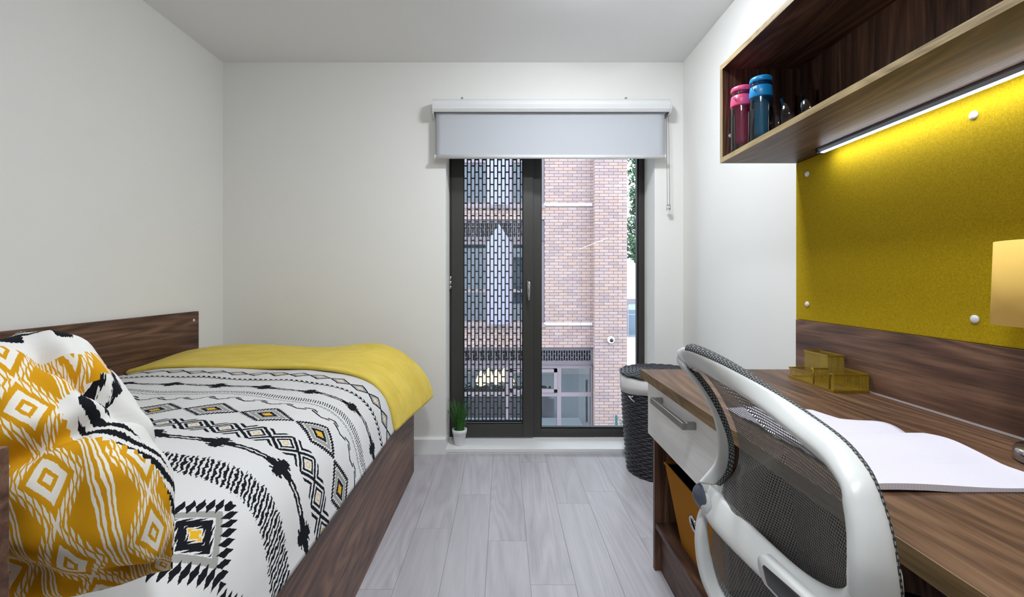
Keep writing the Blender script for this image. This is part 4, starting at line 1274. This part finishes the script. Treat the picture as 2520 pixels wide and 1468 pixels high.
for x0, x1, z0, z1 in cuts:
    if z0 > zprev: mb.box((BX0 - 0.2, FD, zprev), (px0, FD + 0.2, z0))
    mb.box((BX0 - 0.2, FD, z0), (x0, FD + 0.2, z1)); mb.box((x1, FD, z0), (px0, FD + 0.2, z1)); zprev = z1
mb.box((BX0 - 0.2, FD, zprev), (px0, FD + 0.2, BZ1))
mb.box((px0, PD, BZ0), (px1, FD + 6, BZ1))
part(bld, 'wall_backing', mb, 'mortar')
part(bld, 'interior_wall', MB().box((BX0, FD + 2.2, BZ0), (px0, FD + 2.3, BZ1)), 'void')
for z in (fz(800), fz(508), fz(856) + 0.05): pass
# pale coping courses under the windows
for py in (500, 793):
    n_c = 6; xa, xb = wx1 - 0.02, px0 - 0.01
    x = xa; step = 0.30
    while x < xb - 0.02:
        part(bld, 'coping_block', MB().box((x, FD - 0.03, fz(py + 7)), (min(x + step - 0.008, xb), FD + 0.02, fz(py))), 'stone'); x += step
# window bays
def bay(z0, z1, louv):
    fr_ = 0.07; yd = FD + 0.06
    zt = z1
    if louv:
        zt = z1 - 0.52
        lv = part(bld, 'louvre_frame', bars([((wx0, yd - 0.03, zt), (wx1, yd + 0.02, zt + 0.10)), ((wx0, yd - 0.03, z1 - 0.08), (wx1, yd + 0.02, z1)), ((wx1 - 0.09, yd - 0.03, zt + 0.10), (wx1, yd + 0.02, z1 - 0.08)), ((wx0, yd - 0.03, zt + 0.10), (wx0 + 0.09, yd + 0.02, z1 - 0.08))]), 'louvre')
        part(lv, 'louvre_grille', perforated(MB(), wx0 + 0.09, wx1 - 0.09, yd, yd + 0.012, zt + 0.10, z1 - 0.08, 0.052, 0.17, 0.016, 0.016), 'louvre')
        part(lv, 'louvre_back', MB().box((wx0, yd + 0.08, zt), (wx1, yd + 0.1, z1)), 'void')
    xs = [(wx0, fx(1201)), (fx(1254), wx1)]
    zm = z0 + (zt - z0) * 0.40
    for a, b2 in xs:
        w_ = part(bld, 'window', bars([((a, yd, z0), (a + fr_, yd + 0.06, zt)), ((b2 - fr_, yd, z0), (b2, yd + 0.06, zt)), ((a + fr_, yd, z0), (b2 - fr_, yd + 0.06, z0 + fr_)), ((a + fr_, yd, zt - fr_), (b2 - fr_, yd + 0.06, zt)), ((a + fr_, yd, zm - 0.04), (b2 - fr_, yd + 0.06, zm + 0.04))]), 'mauve_frame')
        part(w_, 'pane', MB().box((a + fr_, yd + 0.03, z0 + fr_), (b2 - fr_, yd + 0.036, zm - 0.04)), 'far_glass')
        part(w_, 'pane', MB().box((a + fr_, yd + 0.03, zm + 0.04), (b2 - fr_, yd + 0.036, zt - fr_)), 'far_glass')
        part(w_, 'drawn_blind', MB().box((a + fr_, yd + 0.20, z0 + fr_), (b2 - fr_, yd + 0.21, zt - fr_)), 'curtain')
    # folded pale panel between the two windows
    a, b2 = fx(1199), fx(1257); c_ = (a + b2) / 2
    base = [(a, yd - 0.02, z0), (c_, yd - 0.20, z0), (b2, yd - 0.02, z0)]
    zt2 = zt - 0.02
    top = [(a, yd - 0.02, zt2), (c_, yd - 0.20, zt2 + (0.42 if louv else 0)), (b2, yd - 0.02, zt2)]
    part(bld, 'folded_panel', MB().hexa(base, top), 'fin')
    part(bld, 'window_ledge', MB().box((wx0 - 0.05, FD - 0.05, z0 - 0.07), (wx1 + 0.02, FD + 0.12, z0)), 'mauve_frame')
bay(openings[0][2], openings[0][3], True)
bay(openings[1][2], openings[1][3], False)
# ground-floor glazing
x0, x1, z0, z1 = openings[2]; yd = FD + 0.08
zt = fz(897)
lv = part(bld, 'louvre_frame', bars([((x0, yd - 0.05, zt), (x1, yd, zt + 0.09)), ((x0, yd - 0.05, z1 - 0.06), (x1, yd, z1)), ((x1 - 0.06, yd - 0.05, zt + 0.09), (x1, yd, z1 - 0.06))]), 'louvre')
part(lv, 'louvre_grille', perforated(MB(), x0, x1 - 0.06, yd - 0.03, yd - 0.015, zt + 0.09, z1 - 0.06, 0.062, 0.17, 0.018, 0.016), 'louvre')
part(lv, 'louvre_back', MB().box((x0, yd + 0.06, zt), (x1, yd + 0.08, z1)), 'void')
cols_x = [x0, fx(1120), fx(1250), fx(1377), x1]
zm = fz(972)
for i in range(4):
    a, b2 = cols_x[i], cols_x[i + 1]; fr_ = 0.05
    w_ = part(bld, 'window', bars([((a, yd, z0), (a + fr_, yd + 0.07, zt)), ((b2 - fr_, yd, z0), (b2, yd + 0.07, zt)), ((a + fr_, yd, zm - 0.05), (b2 - fr_, yd + 0.07, zm + 0.05)), ((a + fr_, yd, zt - 0.10), (b2 - fr_, yd + 0.07, zt))]), 'mauve_frame')
    part(w_, 'pane', MB().box((a + fr_, yd + 0.03, z0), (b2 - fr_, yd + 0.036, zm - 0.05)), 'far_glass')
    part(w_, 'pane', MB().box((a + fr_, yd + 0.03, zm + 0.05), (b2 - fr_, yd + 0.036, zt - 0.10)), 'far_glass')
    if i == 2:
        f2 = 0.08
        part(w_, 'casement', bars([((a + fr_, yd - 0.02, zm + 0.05), (a + fr_ + f2, yd + 0.05, zt - 0.12)), ((b2 - fr_ - f2, yd - 0.02, zm + 0.05), (b2 - fr_, yd + 0.05, zt - 0.12)), ((a + fr_, yd - 0.02, zm + 0.05), (b2 - fr_, yd + 0.05, zm + 0.05 + f2)), ((a + fr_, yd - 0.02, zt - 0.12 - f2), (b2 - fr_, yd + 0.05, zt - 0.12))]), 'mauve_frame')
# pendant lamp cluster seen through the ground floor glazing
pd = 12.6
pcx = at(1217, 930, pd)
pn = thing('pendant_lamp', 'glowing warm pendant lamp cluster behind the ground-floor window opposite', 'lamp', pcx)
for px, py, r in ((1184, 934, 0.15), (1203, 926, 0.13), (1222, 930, 0.14), (1243, 924, 0.15), (1254, 936, 0.14)):
    c_ = at(px, py, pd + random.uniform(-0.1, 0.1))
    part(pn, 'glass_shade', MB().lathe([(0.02, 0.24), (r * 0.55, 0.14), (r, -0.02), (r * 0.85, -0.12), (r * 0.3, -0.17)], c_, 20), 'pendant', True)
part(pn, 'ceiling_rose', MB().lathe([(0.20, 0.50), (0.20, 0.54)], pcx, 24), 'black')
for px in (1184, 1203, 1222, 1243, 1254):
    c_ = at(px, 928, pd); part(pn, 'cord', MB().tube([c_ + Vector((0, 0, 0.2)), pcx + Vector((0, 0, 0.51))], 0.006, 6), 'black')
# dome camera on the pier
cc = at(1504, 836, PD - 0.058)
cv = thing('security_camera', 'white dome security camera on the brick pier outside', 'camera', cc)
part(cv, 'housing', MB().lathe([(0.085, 0.05), (0.085, 0.0), (0.075, -0.035), (0.050, -0.055)], cc, 28, 'y'), 'white_plastic', True)
part(cv, 'dome', MB().lathe([(0.050, -0.05), (0.042, -0.08), (0.022, -0.098), (0.003, -0.102)], cc, 24, 'y'), 'cctv_dome', True)
# ground, planter, fence
struct('ground', MB().box((-30, 3.1, GZ - 0.3), (40, 60, GZ)), 'pavement', label='grey paved street outside')
plr = thing('planter_hedge', 'low green hedge in a pale planter below the window outside', 'hedge', (-1.2, 8.9, GZ))
part(plr, 'planter', MB().box((-6, 8.6, GZ), (1.5, 9.2, GZ + 0.55)), 'stone', bev=0.01)
mb = MB()
for k in range(2600):
    c_ = Vector((random.uniform(-5.9, 1.4), random.uniform(8.62, 9.18), GZ + 0.55 + random.random() * 0.28))
    a = Vector((random.uniform(-1, 1), random.uniform(-1, 1), random.uniform(-.4, 1))).normalized() * 0.07; b2 = a.orthogonal().normalized() * 0.035
    i = len(mb.v); mb.v += [c_ - a, c_ + b2, c_ + a, c_ - b2]; mb.f.append((i, i + 1, i + 2, i + 3))
part(plr, 'hedge_leaves', mb, 'hedge', kind='stuff')
fd = 9.6
fn = thing('green_fence', 'short dark green metal fence at the foot of the brick pier', 'fence', at(1515, 1060, fd))
mb = None
p = at(1517, 1022, fd); part(fn, 'post', MB().lathe([(0.03, GZ - p.z), (0.03, 0), (0.012, 0.01)], p, 12), 'fence_green', True)
for px, py in ((1526, 1031), (1530, 1034), (1534, 1037), (1538, 1040), (1542, 1043)):
    p = at(px, py, fd + 0.1); part(fn, 'picket', MB().lathe([(0.008, GZ - p.z), (0.008, 0)], p, 8), 'fence_green', True)
# own facade (outer face of this building)
mb = MB()
for a, b2 in (((-12, 3.081, GZ), (OX0 - 0.02, 3.10, 9)), ((OX1 + 0.02, 3.081, GZ), (12, 3.10, 9)), ((OX0 - 0.02, 3.081, OZ1 + 0.02), (OX1 + 0.02, 3.10, 9)), ((OX0 - 0.02, 3.081, GZ), (OX1 + 0.02, 3.10, -0.01))): mb.box(a, b2)
struct('wall_exterior', mb, 'far_brick', label='brick outer face of the building around the window')
# far building at the end of the street
fb = thing('far_building', 'pale brick building with tall glazing at the end of the street', 'building', (12, 32, GZ))
gx0, gx1, gz0, gz1 = (1538 - CX) * 32 / FOC, (1566 - CX) * 32 / FOC, fz(830, 32), fz(748, 32)
mb = MB().box((5.5, 32, gz1 + 0.38), (18, 33, 12)).box((gx1 + 0.4, 32, GZ), (18, 33, gz1 + 0.38))
part(fb, 'wall', mb, 'far_brick')
part(fb, 'fascia', MB().box((5.5, 31.95, gz1), (gx1 + 0.4, 32.4, gz1 + 0.38)), 'louvre')
xx = gx1 + 0.35
while xx > 6.0:
    w_ = part(fb, 'window', bars([((xx - 0.06, 32, GZ), (xx, 32.1, gz1)), ((xx - 0.9, 32, gz1 - 0.75), (xx - 0.06, 32.1, gz1 - 0.69)), ((xx - 0.9, 32, GZ), (xx - 0.06, 32.1, GZ + 0.06))]), 'mauve_frame')
    part(w_, 'pane', MB().box((xx - 0.9, 32.04, GZ + 0.06), (xx - 0.06, 32.06, gz1)), 'far_glass'); xx -= 0.9
part(fb, 'inside_wall', MB().box((5.5, 33.5, GZ), (gx1 + 0.4, 33.6, gz1)), 'curtain')
# tree at the right of the pier
tr = thing('street_tree', 'leafy green tree beyond the brick pier', 'tree', (6.6, 18.5, GZ))
part(tr, 'trunk', MB().tube([(6.6, 18.5, GZ), (6.55, 18.5, 0), (6.65, 18.5, 3.0), (6.5, 18.5, 6.5)], [0.22, 0.18, 0.14, 0.05], 12), 'bark', True)
mb = MB()
br = []
for k in range(12):
    a = random.uniform(0, 2 * PI); z = random.uniform(1.8, 6.0); e = (6.6 + 1.3 * math.cos(a), 18.5 + 1.3 * math.sin(a), z + 0.8)
    mb.tube([(6.6, 18.5, z), e], [0.05, 0.015], 6); br.append(e)
part(tr, 'branches', mb, 'bark', True)
mb = MB()
clumps = [(5.36, 18.2, 5.9, 0.55), (5.30, 18.2, 5.2, 0.42), (5.34, 18.1, 4.5, 0.42), (5.3, 18.2, 3.95, 0.32), (5.5, 18.2, 2.35, 0.42), (5.35, 18.2, 1.95, 0.25), (5.75, 18.2, 3.2, 0.4), (5.7, 18.2, 1.55, 0.25)]
for k in range(46): clumps.append((6.6 + random.gauss(0, 0.62), 18.5 + random.gauss(0, 0.8), random.uniform(1.8, 8.0), random.uniform(0.4, 0.7)))
for cx_, cy_, cz_, r in clumps:
    for q in range(int(420 * r)):
        v_ = Vector((random.gauss(0, 1), random.gauss(0, 1), random.gauss(0, 1))).normalized() * r * random.random() ** 0.4
        c_ = Vector((cx_, cy_, cz_)) + v_
        a = Vector((random.uniform(-1, 1), random.uniform(-1, 1), random.uniform(-1, .6))).normalized() * random.uniform(0.07, 0.13); b2 = a.orthogonal().normalized() * a.length * 0.55
        i = len(mb.v); mb.v += [c_ - a, c_ + b2, c_ + a, c_ - b2]; mb.f.append((i, i + 1, i + 2, i + 3))
part(tr, 'leaves', mb, 'leaf', kind='stuff')
